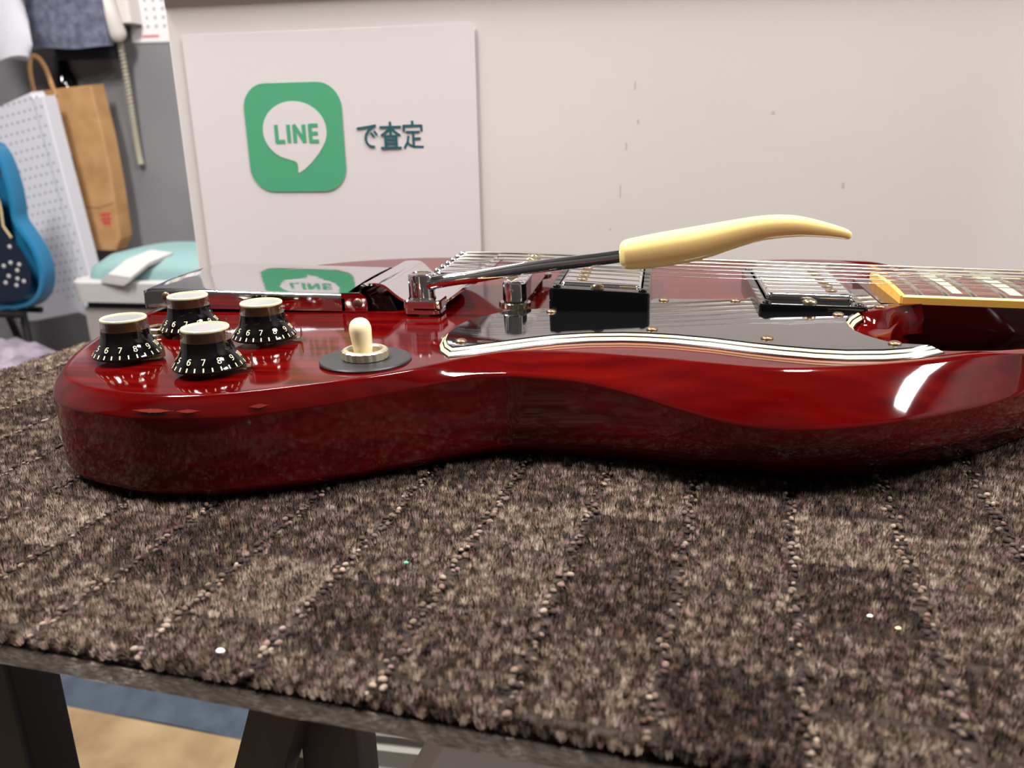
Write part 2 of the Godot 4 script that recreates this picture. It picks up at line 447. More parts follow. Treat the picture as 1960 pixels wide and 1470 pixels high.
func build_guard(g: Node) -> void:
	var gd := node("pickguard", g)
	gd.set_meta("label", "glossy black pickguard with cream layered edge")
	var pts := [[26.7, 36.7], [10.9, 41.6], [-0.1, 46.3], [-4.9, 51.9], [-9.4, 58.0], [-13.2, 65.8], [-15.5, 74.7], [-15.9, 85.3], [-14.5, 95.3], [-12.1, 102.7], [-9.0, 107.5], [-4.1, 105.2], [-1.0, 103.3], [10.1, 96.5], [18.6, 91.4], [26.7, 87.2], [39.4, 83.6], [53.1, 82.4], [62.6, 83.1], [73.4, 85.3], [86.4, 89.8], [101.2, 96.9], [110.5, 100.6], [121.4, 103.9], [131.5, 105.4], [143.2, 104.5], [150.4, 102.4], [156.1, 100.1], [160.3, 97.8], [156.1, 97.0], [151.7, 96.2], [147.6, 93.6], [144.4, 89.0], [141.5, 83.5], [139.6, 77.2], [138.9, 69.4], [139.6, 60.8], [142.4, 52.8], [146.6, 45.0], [151.4, 38.2], [158.0, 33.3], [167.4, 29.2], [169.2, 10.3], [161.7, -3.7], [137.2, -3.8], [110.5, 9.6], [104.7, 18.8], [85.4, 19.5], [65.0, 18.1], [58.2, 29.1]]
	var top := v2(pts)
	var layers := [["black_ply", 3.2, 2.75, "guard_gloss"], ["cream_ply", 2.75, 2.0, ""], ["black_ply", 2.0, 1.55, ""], ["cream_ply", 1.55, 0.5, ""], ["black_ply", 0.5, 0.05, ""]]
	for l in layers:
		var s := Geo.new()
		var y1: float = l[1]
		var y0: float = l[2]
		s.stack([grow(top, (3.2 - y0) * 1.05), grow(top, (3.2 - y1) * 1.05)], [y0, y1])
		for i in s.t.size(): s.t[i].y += 0.0145 * (s.t[i].x + 75.0)
		var o := put("ply", s, M.guard_gloss if l[3] else M[l[0]], gd, 20.0)
		o.set_meta("label", "black layer of the guard" if l[0] == "black_ply" else "cream layer of the guard")
	var sm := screw_mesh(2.3, 1.1)
	for q in [[-7.6, 100.1], [68.6, 22.4], [100.0, 23.5], [20.4, 47.2], [138.6, 50.7], [149.1, 97.0], [158.0, 35.7], [106.2, 91.0], [64.1, 78.3]]:
		var o := again("screw", sm, M.rust_and_reflection, gd, Transform3D(Basis(), Vector3(q[0], 3.25 + 0.0145 * (q[0] + 75.0), q[1]) * MM))
		o.rotation.y = q[0]

func build_pickup(g: Node, cx: float, h0: float, h1: float, proud: float, pole_side: float) -> void:
	# h0, h1: ring height at its bridge and neck edges; proud: how far the cover stands above it
	var pk := node("pickup", g)
	var ring := Geo.new()
	var rise := func(x: float) -> float: return lerpf(h0, h1, clampf((x - cx + 21.9) / 43.8, 0, 1))
	var lv := [[rrect(43.8, 88.6, 2.2), 0.0, 0.0], [rrect(43.8, 88.6, 2.2), 1.0, -0.9], [rrect(43.0, 87.8, 1.9), 1.0, -0.15], [rrect(42.2, 87, 1.6), 1.0, 0.0], [rrect(37.2, 69.8, 1.8), 1.0, 0.0], [rrect(36.6, 69.2, 1.6), 1.0, -0.6], [rrect(36.6, 69.2, 1.6), 0.0, 0.0]]
	var rings := []
	for l in lv:
		var r := PackedVector3Array()
		for q in l[0]: r.append(Vector3(q.x + cx, (rise.call(q.x + cx) + l[2]) if l[1] > 0.5 else 0.1, q.y))
		rings.append(r)
	rings.append(rings[0])
	ring.loft(rings, false)
	put("mounting_ring", ring, M.black_plastic, pk, 30.0)
	var hm := (h0 + h1) / 2 + proud
	var tilt := (h1 - h0) / 43.8
	var cover := Geo.new()
	cover.stack([rrect(36, 68.6, 2.0), rrect(36, 68.6, 2.0), rrect(35.5, 68.1, 2.0), rrect(34.6, 67.2, 2.0), rrect(33, 65.6, 2.0)], [-hm + 1.0, -1.6, -0.7, -0.18, 0.0])
	for i in cover.t.size(): cover.t[i] = Vector3(cover.t[i].x + cx, cover.t[i].y + hm + tilt * cover.t[i].x, cover.t[i].z)
	put("cover", cover, M.polished_chrome, pk, 40.0)
	var pole := Geo.new()
	pole.lathe([Vector2(2.5, -1.0), Vector2(2.5, 0.45), Vector2(2.2, 0.7), Vector2(0.5, 0.75)], 16)
	var slot := Geo.new()
	slot.stack([rrect(4.0, 0.7, 0.2, 2), rrect(4.0, 0.7, 0.2, 2)], [0.7, 0.82])
	var pm := mesh_of(pole.t, 40.0)
	var sl := mesh_of(slot.t, 30.0)
	for k in 6:
		var o := again("pole_screw", pm, M.aged_nickel, pk, Transform3D(Basis(), Vector3(cx + pole_side, hm + tilt * pole_side, 24.6 - 9.84 * k) * MM))
		o.rotation.y = k * 1.3 + cx
		put("slot", sl, M.black_plastic, o)
	var hs := screw_mesh(2.0, 1.2)
	for s in [-1.0, 1.0]:
		again("height_screw", screw_mesh(3.0, 1.7), M.aged_nickel, pk, Transform3D(Basis(), Vector3(cx - 1.0, rise.call(cx) + 0.3, 39.5 * s) * MM))
		for e in [-1.0, 1.0]:
			again("ring_screw", hs, M.black_ply, pk, Transform3D(Basis(), Vector3(cx + 18.6 * e, rise.call(cx + 18.6 * e) - 0.2, 40.8 * s) * MM))

func string_y(x: float) -> float:
	return 18.6 - 0.0262 * x

func string_z(k: int, x: float) -> float:
	return (1.0 - 2.0 * k / 5.0) * (25.6 - maxf(x, -8.0) / 628.6 * 8.0)

func build_bridge(g: Node) -> void:
	var br := node("bridge", g)
	var bar := Geo.new()
	# bar with round ends: a stadium in plan
	var plan := PackedVector2Array()
	for e in [1.0, -1.0]:
		for k in 13:
			var a: float = PI * k / 12.0 + (0.0 if e > 0 else PI)
			plan.append(Vector2(2.6 + cos(a) * 5.4, e * 37.0 + sin(a) * 5.4))
	bar.stack([grow(plan, -0.7), plan, plan, grow(plan, -0.5), grow(plan, -1.6)], [7.0, 7.6, 15.2, 16.0, 16.4])
	put("bridge_bar", bar, M.polished_chrome, br, 35.0)
	for s in [1.0, -1.0]:
		var w := Geo.new()
		var prof := []
		var seg := 60
		for lv in [[4.4, 0.2], [6.7, 0.0], [7.0, 0.4], [7.0, 2.2], [6.7, 2.6], [3.0, 2.7]]:
			var r := PackedVector3Array()
			for k in seg:
				var rr: float = lv[0] + (0.22 if (k % 2 == 0 and lv[0] > 6.9) else 0.0)
				r.append(Vector3(2.6 + cos(TAU * k / seg) * rr, 4.3 + lv[1], 37.0 * s + sin(TAU * k / seg) * rr))
			prof.append(r)
		w.loft(prof)
		put("thumbwheel", w, M.nickel, br, 25.0)
		var post := Geo.new()
		post.lathe([Vector2(2.4, -1.0), Vector2(2.4, 8.0)], 14, Transform3D(Basis(), Vector3(2.6, 0, 37.0 * s)))
		put("post", post, M.aged_nickel, br)
	var sd := Geo.new()
	sd.stack([rrect(6.4, 5.6, 0.5, 2), rrect(6.4, 5.6, 0.5, 2), rrect(1.0, 5.0, 0.3, 2)], [0.0, 0.9, 2.3])
	var sm := mesh_of(sd.t, 25.0)
	for k in 6:
		again("saddle", sm, M.aged_nickel, br, Transform3D(Basis(), Vector3(1.0 + 0.6 * k - 1.5, 16.2, string_z(k, 0)) * MM))

func build_tailpiece(g: Node) -> void:
	var tp := node("vibrato_tailpiece", g)
	tp.set_meta("label", "chrome vibrato tailpiece with a long arched cover plate")
	# cover plate: an arched tray, bent over the body's tail
	var xs := [-181.4, -181.0, -179.6, -176.5, -170, -150, -125, -100, -84, -78.5]
	var lift := [-4.2, -1.7, -0.55, -0.1, 0.0, 0.0, 0.0, 0.0, 0.0, 0.0]
	var sec := func(x: float, l: float, inner: float) -> PackedVector3Array:
		var r := PackedVector3Array()
		var edge: float = 8.7 + 1.8 * clampf((-78.0 - x) / 102.0, 0, 1)
		for k in 33:
			var f := -1.0 + 2.0 * k / 32.0
			var z := 35.2 * f
			var y: float = edge + 1.0 * (1.0 - f * f) - 0.45 * f + l
			r.append(Vector3(x, y - inner, z))
		return r
	var rings := []
	for k in xs.size():
		var a: PackedVector3Array = sec.call(xs[k], lift[k], 0.0)
		var b: PackedVector3Array = sec.call(maxf(xs[k], -180.2), lift[k] if k > 0 else lift[k], 0.9)
		var full := PackedVector3Array()
		var yb := 0.6
		if k < 2: yb = 2.4
		full.append(Vector3(a[0].x, yb, -36.2)); full.append(Vector3(a[0].x, a[0].y - 1.7, -36.3)); full.append(Vector3(a[0].x, a[0].y - 0.9, -36.15)); full.append(Vector3(a[0].x, a[0].y - 0.35, -35.8))
		full.append_array(a)
		full.append(Vector3(a[32].x, a[32].y - 0.35, 35.8)); full.append(Vector3(a[32].x, a[32].y - 0.9, 36.15)); full.append(Vector3(a[32].x, a[32].y - 1.7, 36.3)); full.append(Vector3(a[32].x, yb, 36.3))
		full.append(Vector3(a[32].x, yb, 35.3)); full.append(Vector3(a[32].x, a[32].y - 2.6, 35.3)); full.append(Vector3(b[32].x, b[32].y - 0.9, 35.2))
		for q in range(32, -1, -1): full.append(b[q])
		full.append(Vector3(b[0].x, b[0].y - 0.9, -35.2)); full.append(Vector3(a[0].x, a[0].y - 2.6, -35.3)); full.append(Vector3(a[0].x, yb, -35.3))
		rings.append(full)
	var plate := Geo.new()
	plate.loft(rings, false)
	# close the two open ends of the tray between outer and inner skins
	for e in [0, rings.size() - 1]:
		var f: PackedVector3Array = rings[e]
		var n := f.size()
		for i in n / 2 - 1:
			plate.quad(f[i], f[i + 1], f[n - 2 - i], f[n - 1 - i])
	put("cover_plate", plate, M.chrome, tp, 28.0)
	# end wall over the tail
	var tailw := Geo.new()
	tailw.stack([rrect(0.8, 70.6, 0.2, 1, Vector2(-181.6, 0)), rrect(0.8, 70.6, 0.2, 1, Vector2(-181.6, 0))], [0.2, 8.6])
	put("end_wall", tailw, M.chrome, tp)
	# side cheeks that close the tray by the hinge, with rounded corner
	for s in [1.0, -1.0]:
		var cheek := Geo.new()
		var out := [[-80, 0.3], [-67.6, 0.3], [-67.4, 4.5], [-67.9, 7.0], [-69.4, 8.8], [-71.5, 9.4], [-80, 9.2]]
		var r0 := PackedVector3Array(); var r1 := PackedVector3Array()
		for q in out:
			r0.append(Vector3(q[0], q[1], 35.3 * s)); r1.append(Vector3(q[0], q[1], 36.3 * s))
		cheek.loft([r0, r1])
		put("hinge_cheek", cheek, M.chrome, tp, 25.0)
		for x in [-169.5, -72.0]:
			again("screw", screw_mesh(2.3, 1.2), M.rust_and_reflection, tp, Transform3D(Basis(Vector3.RIGHT, PI / 2 * s), Vector3(x, 4.6 if x > -100 else 6.2, 36.3 * s) * MM))
	# spring: a wide bent leaf that dips and climbs again to the string bar
	var path := smooth_open([Vector2(-71.5, 7.5), Vector2(-71.0, 11.2), Vector2(-69.0, 12.6), Vector2(-62.5, 12.9), Vector2(-59, 11.4), Vector2(-55.5, 8.2), Vector2(-51, 5.0), Vector2(-45, 3.0), Vector2(-38, 2.6), Vector2(-31.5, 4.6), Vector2(-26, 8.2), Vector2(-21, 12.0), Vector2(-17.5, 14.2)], 4)
	var leaf := Geo.new()
	var lr := []
	for i in path.size():
		var d: Vector2 = (path[mini(i + 1, path.size() - 1)] - path[maxi(i - 1, 0)]).normalized()
		var nn := Vector2(-d.y, d.x) * 0.55
		var half := lerpf(34.0, 29.0, smoothstep(0.0, 1.0, float(i) / path.size()))
		var a: Vector2 = path[i] + nn
		var b: Vector2 = path[i] - nn
		lr.append(PackedVector3Array([Vector3(a.x, a.y, -half), Vector3(a.x, a.y, half), Vector3(b.x, b.y, half), Vector3(b.x, b.y, -half)]))
	leaf.loft(lr)
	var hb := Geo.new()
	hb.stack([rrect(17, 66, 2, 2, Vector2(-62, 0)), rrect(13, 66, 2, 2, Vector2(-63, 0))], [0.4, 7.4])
	put("hinge_shade_block", hb, M.black_plastic, tp, 30.0)  # black hinge block, added to darken the gap under the leaf
	put("leaf_spring", leaf, M.polished_chrome, tp, 30.0)
	var bar := Geo.new()
	var br := []
	for z in [-32.0, -31.2, 31.2, 32.0]:
		var ring := PackedVector3Array()
		var k := 0.85 if absf(z) > 31.5 else 1.0
		for q in rrect(21.0 * k, 5.2 * k, 2.4 * k, 4): ring.append(Vector3(-25.5 + q.x, 16.0 + q.y + q.x * -0.02, z))
		br.append(ring)
	bar.loft(br)
	put("string_bar", bar, M.chrome, tp, 35.0)
	var pin := Geo.new()
	pin.lathe([Vector2(1.2, -3.2), Vector2(1.2, -1.6), Vector2(1.9, -1.2), Vector2(2.25, 0.0), Vector2(1.9, 1.2), Vector2(1.1, 1.9), Vector2(0.3, 2.1)], 16)
	var pm := mesh_of(pin.t, 50.0)
	for k in 6:
		again("string_pin", pm, M.polished_chrome, tp, Transform3D(Basis(Vector3.BACK, 0.9), Vector3(-35.6, 17.6, string_z(k, -20)) * MM))
	# bracket, pivot post and arm on the treble side
	var bk := Geo.new()
	bk.stack([rrect(17, 14, 3.0, 4, Vector2(-39.2, 37)), rrect(17, 14, 3.0, 4, Vector2(-39.2, 37)), rrect(16.2, 13.2, 2.7, 4, Vector2(-39.2, 37))], [1.6, 3.1, 3.5])
	bk.stack([rrect(18, 15, 3.0, 4, Vector2(-39.2, 37)), rrect(18, 15, 3.0, 4, Vector2(-39.2, 37)), rrect(17, 14, 2.6, 4, Vector2(-39.2, 37))], [4.3, 7.4, 7.9])
	bk.stack([rrect(5, 14, 1.0, 2, Vector2(-45, 37)), rrect(5, 14, 1.0, 2, Vector2(-45, 37))], [3.0, 4.6])
	put("arm_bracket", bk, M.polished_chrome, tp, 30.0)
	var nut := Geo.new()
	nut.lathe([Vector2(5.0, 0.05), Vector2(5.0, 1.4), Vector2(4.4, 1.9)], 6, Transform3D(Basis(), Vector3(-38.5, 0, 38)))
	put("pivot_nut", nut, M.aged_nickel, tp, 20.0)
	var post := Geo.new()
	post.lathe([Vector2(6.4, 7.6), Vector2(6.4, 8.3), Vector2(6.0, 9.0), Vector2(6.0, 18.6), Vector2(5.6, 19.2), Vector2(4.8, 19.35), Vector2(4.5, 18.8)], 32, Transform3D(Basis(), Vector3(-40.2, 0, 38)))
	put("pivot_post", post, M.polished_chrome, tp, 35.0)
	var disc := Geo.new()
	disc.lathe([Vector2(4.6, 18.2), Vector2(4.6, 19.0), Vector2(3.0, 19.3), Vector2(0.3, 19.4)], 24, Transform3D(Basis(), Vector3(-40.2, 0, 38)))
	put("post_cap", disc, M.rust_and_reflection, tp, 35.0)  # the cap's brown paints a coppery reflection; on the screws it is rust
	var arm := node("vibrato_arm", tp)
	var rp := [Vector3(-37.5, 14.6, 39), Vector3(-33, 15.6, 41), Vector3(-27, 17.0, 42.5), Vector3(-15, 18.8, 43), Vector3(0, 21.4, 43), Vector3(15, 23.8, 43), Vector3(30, 25.7, 43), Vector3(42, 27.2, 42.6), Vector3(56, 29.2, 42)]
	var path3 := smooth_open(rp, 4)
	var rad := []
	for i in path3.size(): rad.append(lerpf(3.3, 2.75, clampf(i / 10.0, 0, 1)))
	var rod := Geo.new()
	rod.tube(path3, rad, 20)
	put("rod", rod, M.chrome, arm, 50.0)
	# handle: lofted ellipses between its upper and lower edges
	var tops := [[49.0, 31.0], [49.3, 33.2], [50.6, 34.8], [53, 35.7], [65.6, 38.3], [81.9, 41.2], [97.9, 44.0], [105.8, 45.2], [113.7, 45.7], [121.5, 45.2], [129.5, 43.4], [136.5, 41.3], [140.2, 40.0], [142.0, 38.9], [142.6, 37.9]]
	var bots := [[49.0, 27.4], [49.5, 25.2], [51, 23.5], [54, 22.6], [66.1, 23.8], [82.6, 26.9], [98.6, 32.5], [107.5, 35.0], [115.5, 36.2], [123.3, 36.7], [131, 36.5], [137.5, 36.0], [140.6, 35.7], [142.0, 36.1], [142.6, 36.9]]
	var hr := []
	for i in tops.size():
		var a := Vector2(tops[i][0], tops[i][1]); var b := Vector2(bots[i][0], bots[i][1])
		var m := (a + b) / 2
		var h := (a - b) / 2
		var half := h.length() * (0.86 if i > 3 else 0.92)
		var ring := PackedVector3Array()
		for k in 28:
			var t := TAU * k / 28
			var cs := signf(cos(t)) * pow(absf(cos(t)), 0.8)
			var sn := signf(sin(t)) * pow(absf(sin(t)), 0.8)
			ring.append(Vector3(m.x + h.x * sn, m.y + h.y * sn, 42.0 + half * cs))
		hr.append(ring)
	# smooth along the length
	var fine := []
	for i in hr.size() - 1:
		for s in 3:
			var f := s / 3.0
			var ring := PackedVector3Array()
			for k in 28:
				var p0: Vector3 = hr[maxi(i - 1, 0)][k]; var p1: Vector3 = hr[i][k]; var p2: Vector3 = hr[i + 1][k]; var p3: Vector3 = hr[mini(i + 2, hr.size() - 1)][k]
				ring.append(p1.cubic_interpolate(p2, p0, p3, f))
			fine.append(ring)
	fine.append(hr[hr.size() - 1])
	var hd := Geo.new()
	hd.loft(fine)
	var ho := put("handle", hd, M.yellowed_ivory, arm, 50.0)
	ho.set_meta("label", "yellowed ivory plastic handle")

func build_neck(g: Node) -> void:
	var slope := -0.0272
	var fy := func(x: float) -> float: return 10.1 + slope * (x - 169.0)     # top of the fingerboard
	var half := func(x: float) -> float: return 28.2 - (x - 169.0) / 459.6 * 6.6
	var nk := Geo.new()
	var rings := []
	for q in [[160.0, -22.0, 1.0], [176.0, -22.5, 1.0], [200.0, -22.0, 0.85], [215.0, -20.6, 0.6], [235.0, -18.6, 0.4], [270.0, -17.0, 0.3], [350.0, -17.5, 0.25], [500.0, -19.5, 0.25], [628.0, -22.0, 0.25]]:
		var x: float = q[0]
		var w: float = half.call(x)
		var yt: float = fy.call(x) - 3.4
		var depth: float = yt - q[1]
		var sq: float = q[2]
		var ring := PackedVector3Array()
		ring.append(Vector3(x, yt, -w)); ring.append(Vector3(x, yt, w))
		for k in range(1, 20):
			var a := PI * k / 20.0
			var e := lerpf(0.72, 0.34, sq)
			var cz := signf(cos(a)) * pow(absf(cos(a)), e)
			var sy := pow(sin(a), e)
			ring.append(Vector3(x, yt - depth * sy, w * cz))
		rings.append(ring)
	nk.loft(rings)
	put("neck", nk, M.cherry_neck, g, 40.0)
	# headstock
	var hs := Geo.new()
	hs.stack([v2([[628, -21], [650, -24], [700, -36], [790, -42], [800, -20], [806, 0], [800, 20], [790, 42], [700, 36], [650, 24], [628, 21]]), v2([[628, -21], [650, -24], [700, -36], [790, -42], [800, -20], [806, 0], [800, 20], [790, 42], [700, 36], [650, 24], [628, 21]])], [-16, -2.6])
	for i in hs.t.size(): hs.t[i].y -= (hs.t[i].x - 628) * 0.25
	put("headstock", hs, M.black_plastic, g, 30.0)
	# fingerboard with a cambered top
	var fb := node("fingerboard", g)
	var board := Geo.new()
	var br := []
	for x in [169.6, 300.0, 628.0]:
		var w: float = half.call(x) - 1.9
		var y: float = fy.call(x)
		var ring := PackedVector3Array()
		ring.append(Vector3(x, y - 3.6, -w)); ring.append(Vector3(x, y - 3.6, w))
		for k in range(0, 13):
			var f := 1.0 - 2.0 * k / 12.0
			ring.append(Vector3(x, y + 1.15 * (1.0 - f * f), w * f))
		br.append(ring)
	board.loft(br)
	put("board", board, M.rosewood, fb, 25.0)
	for s in [1.0, -1.0]:
		var bd := Geo.new(); var b2 := Geo.new()
		var r1 := []; var r2 := []
		for x in [168.6, 300.0, 628.0]:
			var w: float = half.call(x)
			var y: float = fy.call(x)
			r1.append(PackedVector3Array([Vector3(x, y - 3.5, (w - 1.9) * s), Vector3(x, y - 3.5, w * s), Vector3(x, y - 0.55, w * s), Vector3(x, y - 0.25, (w - 0.25) * s), Vector3(x, y - 0.25, (w - 1.9) * s)]))
			r2.append(PackedVector3Array([Vector3(x, y - 0.25, (w - 1.9) * s), Vector3(x, y - 0.25, (w - 0.2) * s), Vector3(x, y + 0.0, (w - 0.5) * s), Vector3(x, y + 0.05, (w - 1.9) * s)]))
		bd.loft(r1); b2.loft(r2)
		put("binding", bd, M.binding, fb, 25.0)
		put("binding_edge", b2, M.binding_top, fb, 25.0)
	var eb := Geo.new()
	var er := []
	for x in [167.6, 169.6]:
		var w: float = half.call(169.0)
		var y: float = fy.call(169.0)
		var ring := PackedVector3Array([Vector3(x, y - 3.5, -w), Vector3(x, y - 3.5, w)])
		for k in 13:
			var f := 1.0 - 2.0 * k / 12.0
			ring.append(Vector3(x, y + 0.05 + 1.15 * (1.0 - f * f), (w - 0.4) * f))
		er.append(ring)
	eb.loft(er)
	put("end_binding", eb, M.binding, fb, 25.0)
	var tongue := Geo.new()
	tongue.stack([rrect(24, 50, 3, 3, Vector2(184, 0)), rrect(24, 54, 3, 3, Vector2(182, 0))], [0.0, 6.7])
	# shoulder of the treble cutaway, rising from the carved dish to the guard's rim beside the fingerboard
	var sh := Geo.new()
	var lo := [[148.5, 45.0], [152.2, 39.0], [158.6, 33.2], [166.0, 29.6], [173.0, 26.8], [178.0, 26.6], [178.2, 28.0], [174.5, 29.6], [170.0, 32.4], [165.0, 38.6], [160.2, 46.5], [154.0, 52.0], [149.0, 51.5]]
	var hi := [[149.2, 44.8], [152.8, 39.2], [159.0, 33.6], [166.2, 30.0], [172.8, 27.2], [177.0, 26.8], [177.2, 27.9], [173.6, 28.8], [168.6, 31.0], [163.2, 36.0], [157.6, 42.2], [153.4, 45.6], [150.2, 46.4]]
	var ra := PackedVector3Array(); var rb := PackedVector3Array(); var rc := PackedVector3Array()
	for i in lo.size():
		ra.append(Vector3(lo[i][0], -6.0, lo[i][1]))
		rb.append(Vector3(lo[i][0], 0.6 + 0.02 * (lo[i][0] - 150.0), lo[i][1]))
		rc.append(Vector3(hi[i][0], top_y(hi[i][0], 0) + 3.1, hi[i][1]))
	sh.loft([ra, rb, rc])
	put("cutaway_shoulder", sh, M.cherry_lacquer, g, 60.0)
	put("neck_tongue", tongue, M.cherry_neck, g, 25.0)
	for n in range(22, 0, -1):
		var x := 628.6 * pow(2.0, -n / 12.0)
		var w: float = half.call(x) - 1.5
		var y: float = fy.call(x)
		var fr := Geo.new()
		var rr := []
		for k in 15:
			var f := -1.0 + 2.0 * k / 14.0
			var end := 1.0 if k in [0, 14] else 0.0
			var yy := y + 1.15 * (1.0 - f * f)
			rr.append(PackedVector3Array([Vector3(x - 1.3, yy - 0.3, w * f), Vector3(x - 1.05, yy + 0.55 - 0.4 * end, w * f), Vector3(x - 0.4, yy + 0.95 - 0.6 * end, w * f), Vector3(x + 0.4, yy + 0.95 - 0.6 * end, w * f), Vector3(x + 1.05, yy + 0.55 - 0.4 * end, w * f), Vector3(x + 1.3, yy - 0.3, w * f)]))
		fr.loft(rr)
		put("fret", fr, M.fret, fb, 40.0)
		if n in [3, 5, 7, 9, 12, 15, 17, 19, 21]:
			var xa := x + 2.6
			var xb := 628.6 * pow(2.0, -(n - 1) / 12.0) - 2.6
			var iw: float = half.call(x) - 7.0
			var inl := Geo.new()
			var ir := []
			for k in 13:
				var f := -1.0 + 2.0 * k / 12.0
				var yy: float = y + 1.15 * (1.0 - pow(f * iw / w, 2.0)) + 0.04
				var sl := slope * (xb - xa)
				# narrower towards the bass side: a trapezoid
				var cut := (xb - xa) * 0.16 * (1.0 + f) * 0.5
				ir.append(PackedVector3Array([Vector3(xa + cut, yy - 0.4, iw * f), Vector3(xa + cut, yy, iw * f), Vector3(xb - cut, yy + sl, iw * f), Vector3(xb - cut, yy - 0.4 + sl, iw * f)]))
			inl.loft(ir)
			put("inlay", inl, M.pearl, fb, 30.0)
	var gauges := [0.14, 0.19, 0.26, 0.36, 0.48, 0.6]
	for k in 6:
		var pts := [Vector3(-35.2, 17.8, string_z(k, -20)), Vector3(-33.2, 18.9, string_z(k, -20)), Vector3(-20, 19.05, string_z(k, -14)), Vector3(-6, 18.85, string_z(k, -8)), Vector3(0.0, 18.72, string_z(k, 0)), Vector3(60, string_y(60), string_z(k, 60)), Vector3(628.6, string_y(628.6), string_z(k, 628.6))]
		var rad := []
		for i in pts.size(): rad.append(gauges[k])
		var s := Geo.new()
		s.tube(pts, rad, 8)
		put("string", s, M.plain_string if k < 3 else M.wound_string, g, 60.0)

func build_knobs(g: Node) -> void:
	var font := SystemFont.new()
	font.font_names = PackedStringArray(["Droid Sans"])
	var bell := Geo.new()
	bell.lathe([Vector2(12.0, 2.1), Vector2(12.7, 2.2), Vector2(12.9, 2.7), Vector2(12.7, 3.3), Vector2(11.9, 4.4), Vector2(10.9, 5.7), Vector2(10.0, 7.1), Vector2(9.35, 8.6), Vector2(8.95, 10.2), Vector2(8.8, 11.6), Vector2(8.75, 12.2), Vector2(7.0, 12.25)], 64)
	var core := Geo.new()
	core.lathe([Vector2(6.7, 12.0), Vector2(6.9, 15.5)], 40)
	var clear := Geo.new()
	clear.ring_lathe([Vector2(8.74, 12.3), Vector2(8.5, 15.0), Vector2(8.42, 15.9), Vector2(7.6, 15.9), Vector2(7.6, 12.3)], 64)
	var rim := Geo.new()
	rim.ring_lathe([Vector2(8.42, 15.95), Vector2(8.38, 16.5), Vector2(8.1, 16.75), Vector2(7.75, 16.7), Vector2(7.6, 15.95)], 64)
	var cap := Geo.new()
	cap.lathe([Vector2(7.7, 15.4), Vector2(7.7, 16.2), Vector2(7.5, 16.35), Vector2(0.3, 16.3)], 48)
	var meshes := [mesh_of(bell.t, 30.0), mesh_of(core.t, 30.0), mesh_of(clear.t, 40.0), mesh_of(rim.t, 40.0), mesh_of(cap.t, 25.0)]
	# scale: numerals 0 to 10 and ticks, printed on the skirt
	var st := SurfaceTool.new()
	st.begin(Mesh.PRIMITIVE_TRIANGLES)
	var tk := SurfaceTool.new()
	tk.begin(Mesh.PRIMITIVE_TRIANGLES)
	var tick := BoxMesh.new()
	tick.size = Vector3(0.42, 1.5, 0.12) * MM
	var n0 := Vector3(0, 0.62, 0.785).normalized()
	for i in 11:
		var a := deg_to_rad(20.0 + (i - 7) * 28.0)
		var tm := TextMesh.new()
		tm.font = font; tm.text = str(i); tm.font_size = 16; tm.pixel_size = 0.000195; tm.depth = 0.00012
		var turn := Basis(Vector3.UP, a)
		var tiltb := Basis(Vector3.RIGHT, -asin(0.60))
		var at := turn * (Vector3(0, 6.15, 10.78) * MM)
		st.append_from(tm, 0, Transform3D(turn * tiltb, at))
	for i in 21:
		var a := deg_to_rad(20.0 + (i * 0.5 - 7) * 28.0)
		var turn := Basis(Vector3.UP, a)
		tk.append_from(tick, 0, Transform3D(turn * Basis(Vector3.RIGHT, -0.62), turn * (Vector3(0, 3.75, 12.44) * MM)))
	var digits := st.commit()
	var ticks := tk.commit()
	# pointer: a thin metal tongue under the knob with its tip bent up
	var ptr := Geo.new()
	var pp := [Vector3(0, 0, 0), Vector3(9, 0, 0), Vector3(14.2, 0.1, 0), Vector3(15.0, 0.6, 0), Vector3(15.2, 1.6, 0), Vector3(15.3, 4.6, 0)]
	var pw := [4.0, 4.0, 1.8, 1.2, 1.0, 0.3]
	var pr := []
	for i in pp.size():
		var off := Vector3(0, 0.35, 0) if i < 3 else Vector3(-0.35, 0.2, 0)
		pr.append(PackedVector3Array([pp[i] + Vector3(0, 0, -pw[i]), pp[i] + Vector3(0, 0, pw[i]), pp[i] + off + Vector3(0, 0, pw[i]), pp[i] + off + Vector3(0, 0, -pw[i])]))
	ptr.loft(pr)
	var pm := mesh_of(ptr.t, 30.0)
	var shaft := Geo.new()
	shaft.lathe([Vector2(4.6, 0.0), Vector2(4.6, 0.9), Vector2(3.0, 1.0), Vector2(3.0, 3.0)], 6)
	var sh := mesh_of(shaft.t, 20.0)
	for q in [[-93.2, 134.2, 0.32], [-135.0, 120.0, -0.03], [-92.6, 91.0, 0.2], [-133.0, 77.5, 0.25]]:
		var k := node("control_knob", g, Vector3(q[0], top_y(q[0], q[1]), q[1]))
		var lb := put("skirt", meshes[0], M.knob_black, k)
		put("core", meshes[1], M.knob_black, k)
		put("clear_band", meshes[2], M.knob_clear, k)
		put("cap_rim", meshes[3], M.knob_rim, k)
		put("cap", meshes[4], M.knob_cap, k)
		put("scale_numerals", digits, M.knob_print, k)
		put("scale_ticks", ticks, M.knob_print, k)
		put("shaft_nut", sh, M.aged_nickel, k)
		var pt := put("pointer", pm, M.aged_nickel, k)
		pt.position.y = 1.0 * MM
		pt.rotation.y = q[2]
	# toggle switch
	var tg := node("toggle_switch", g, Vector3(-40, 0.5, 117.5))
	var wash := Geo.new()
	wash.lathe([Vector2(16.9, 0.05), Vector2(17.0, 0.7), Vector2(16.6, 1.15), Vector2(15.8, 1.25)], 64)
	put("washer", wash, M.washer_black, tg, 40.0)
	var nut := Geo.new()
	var seg := 72
	var rings := []
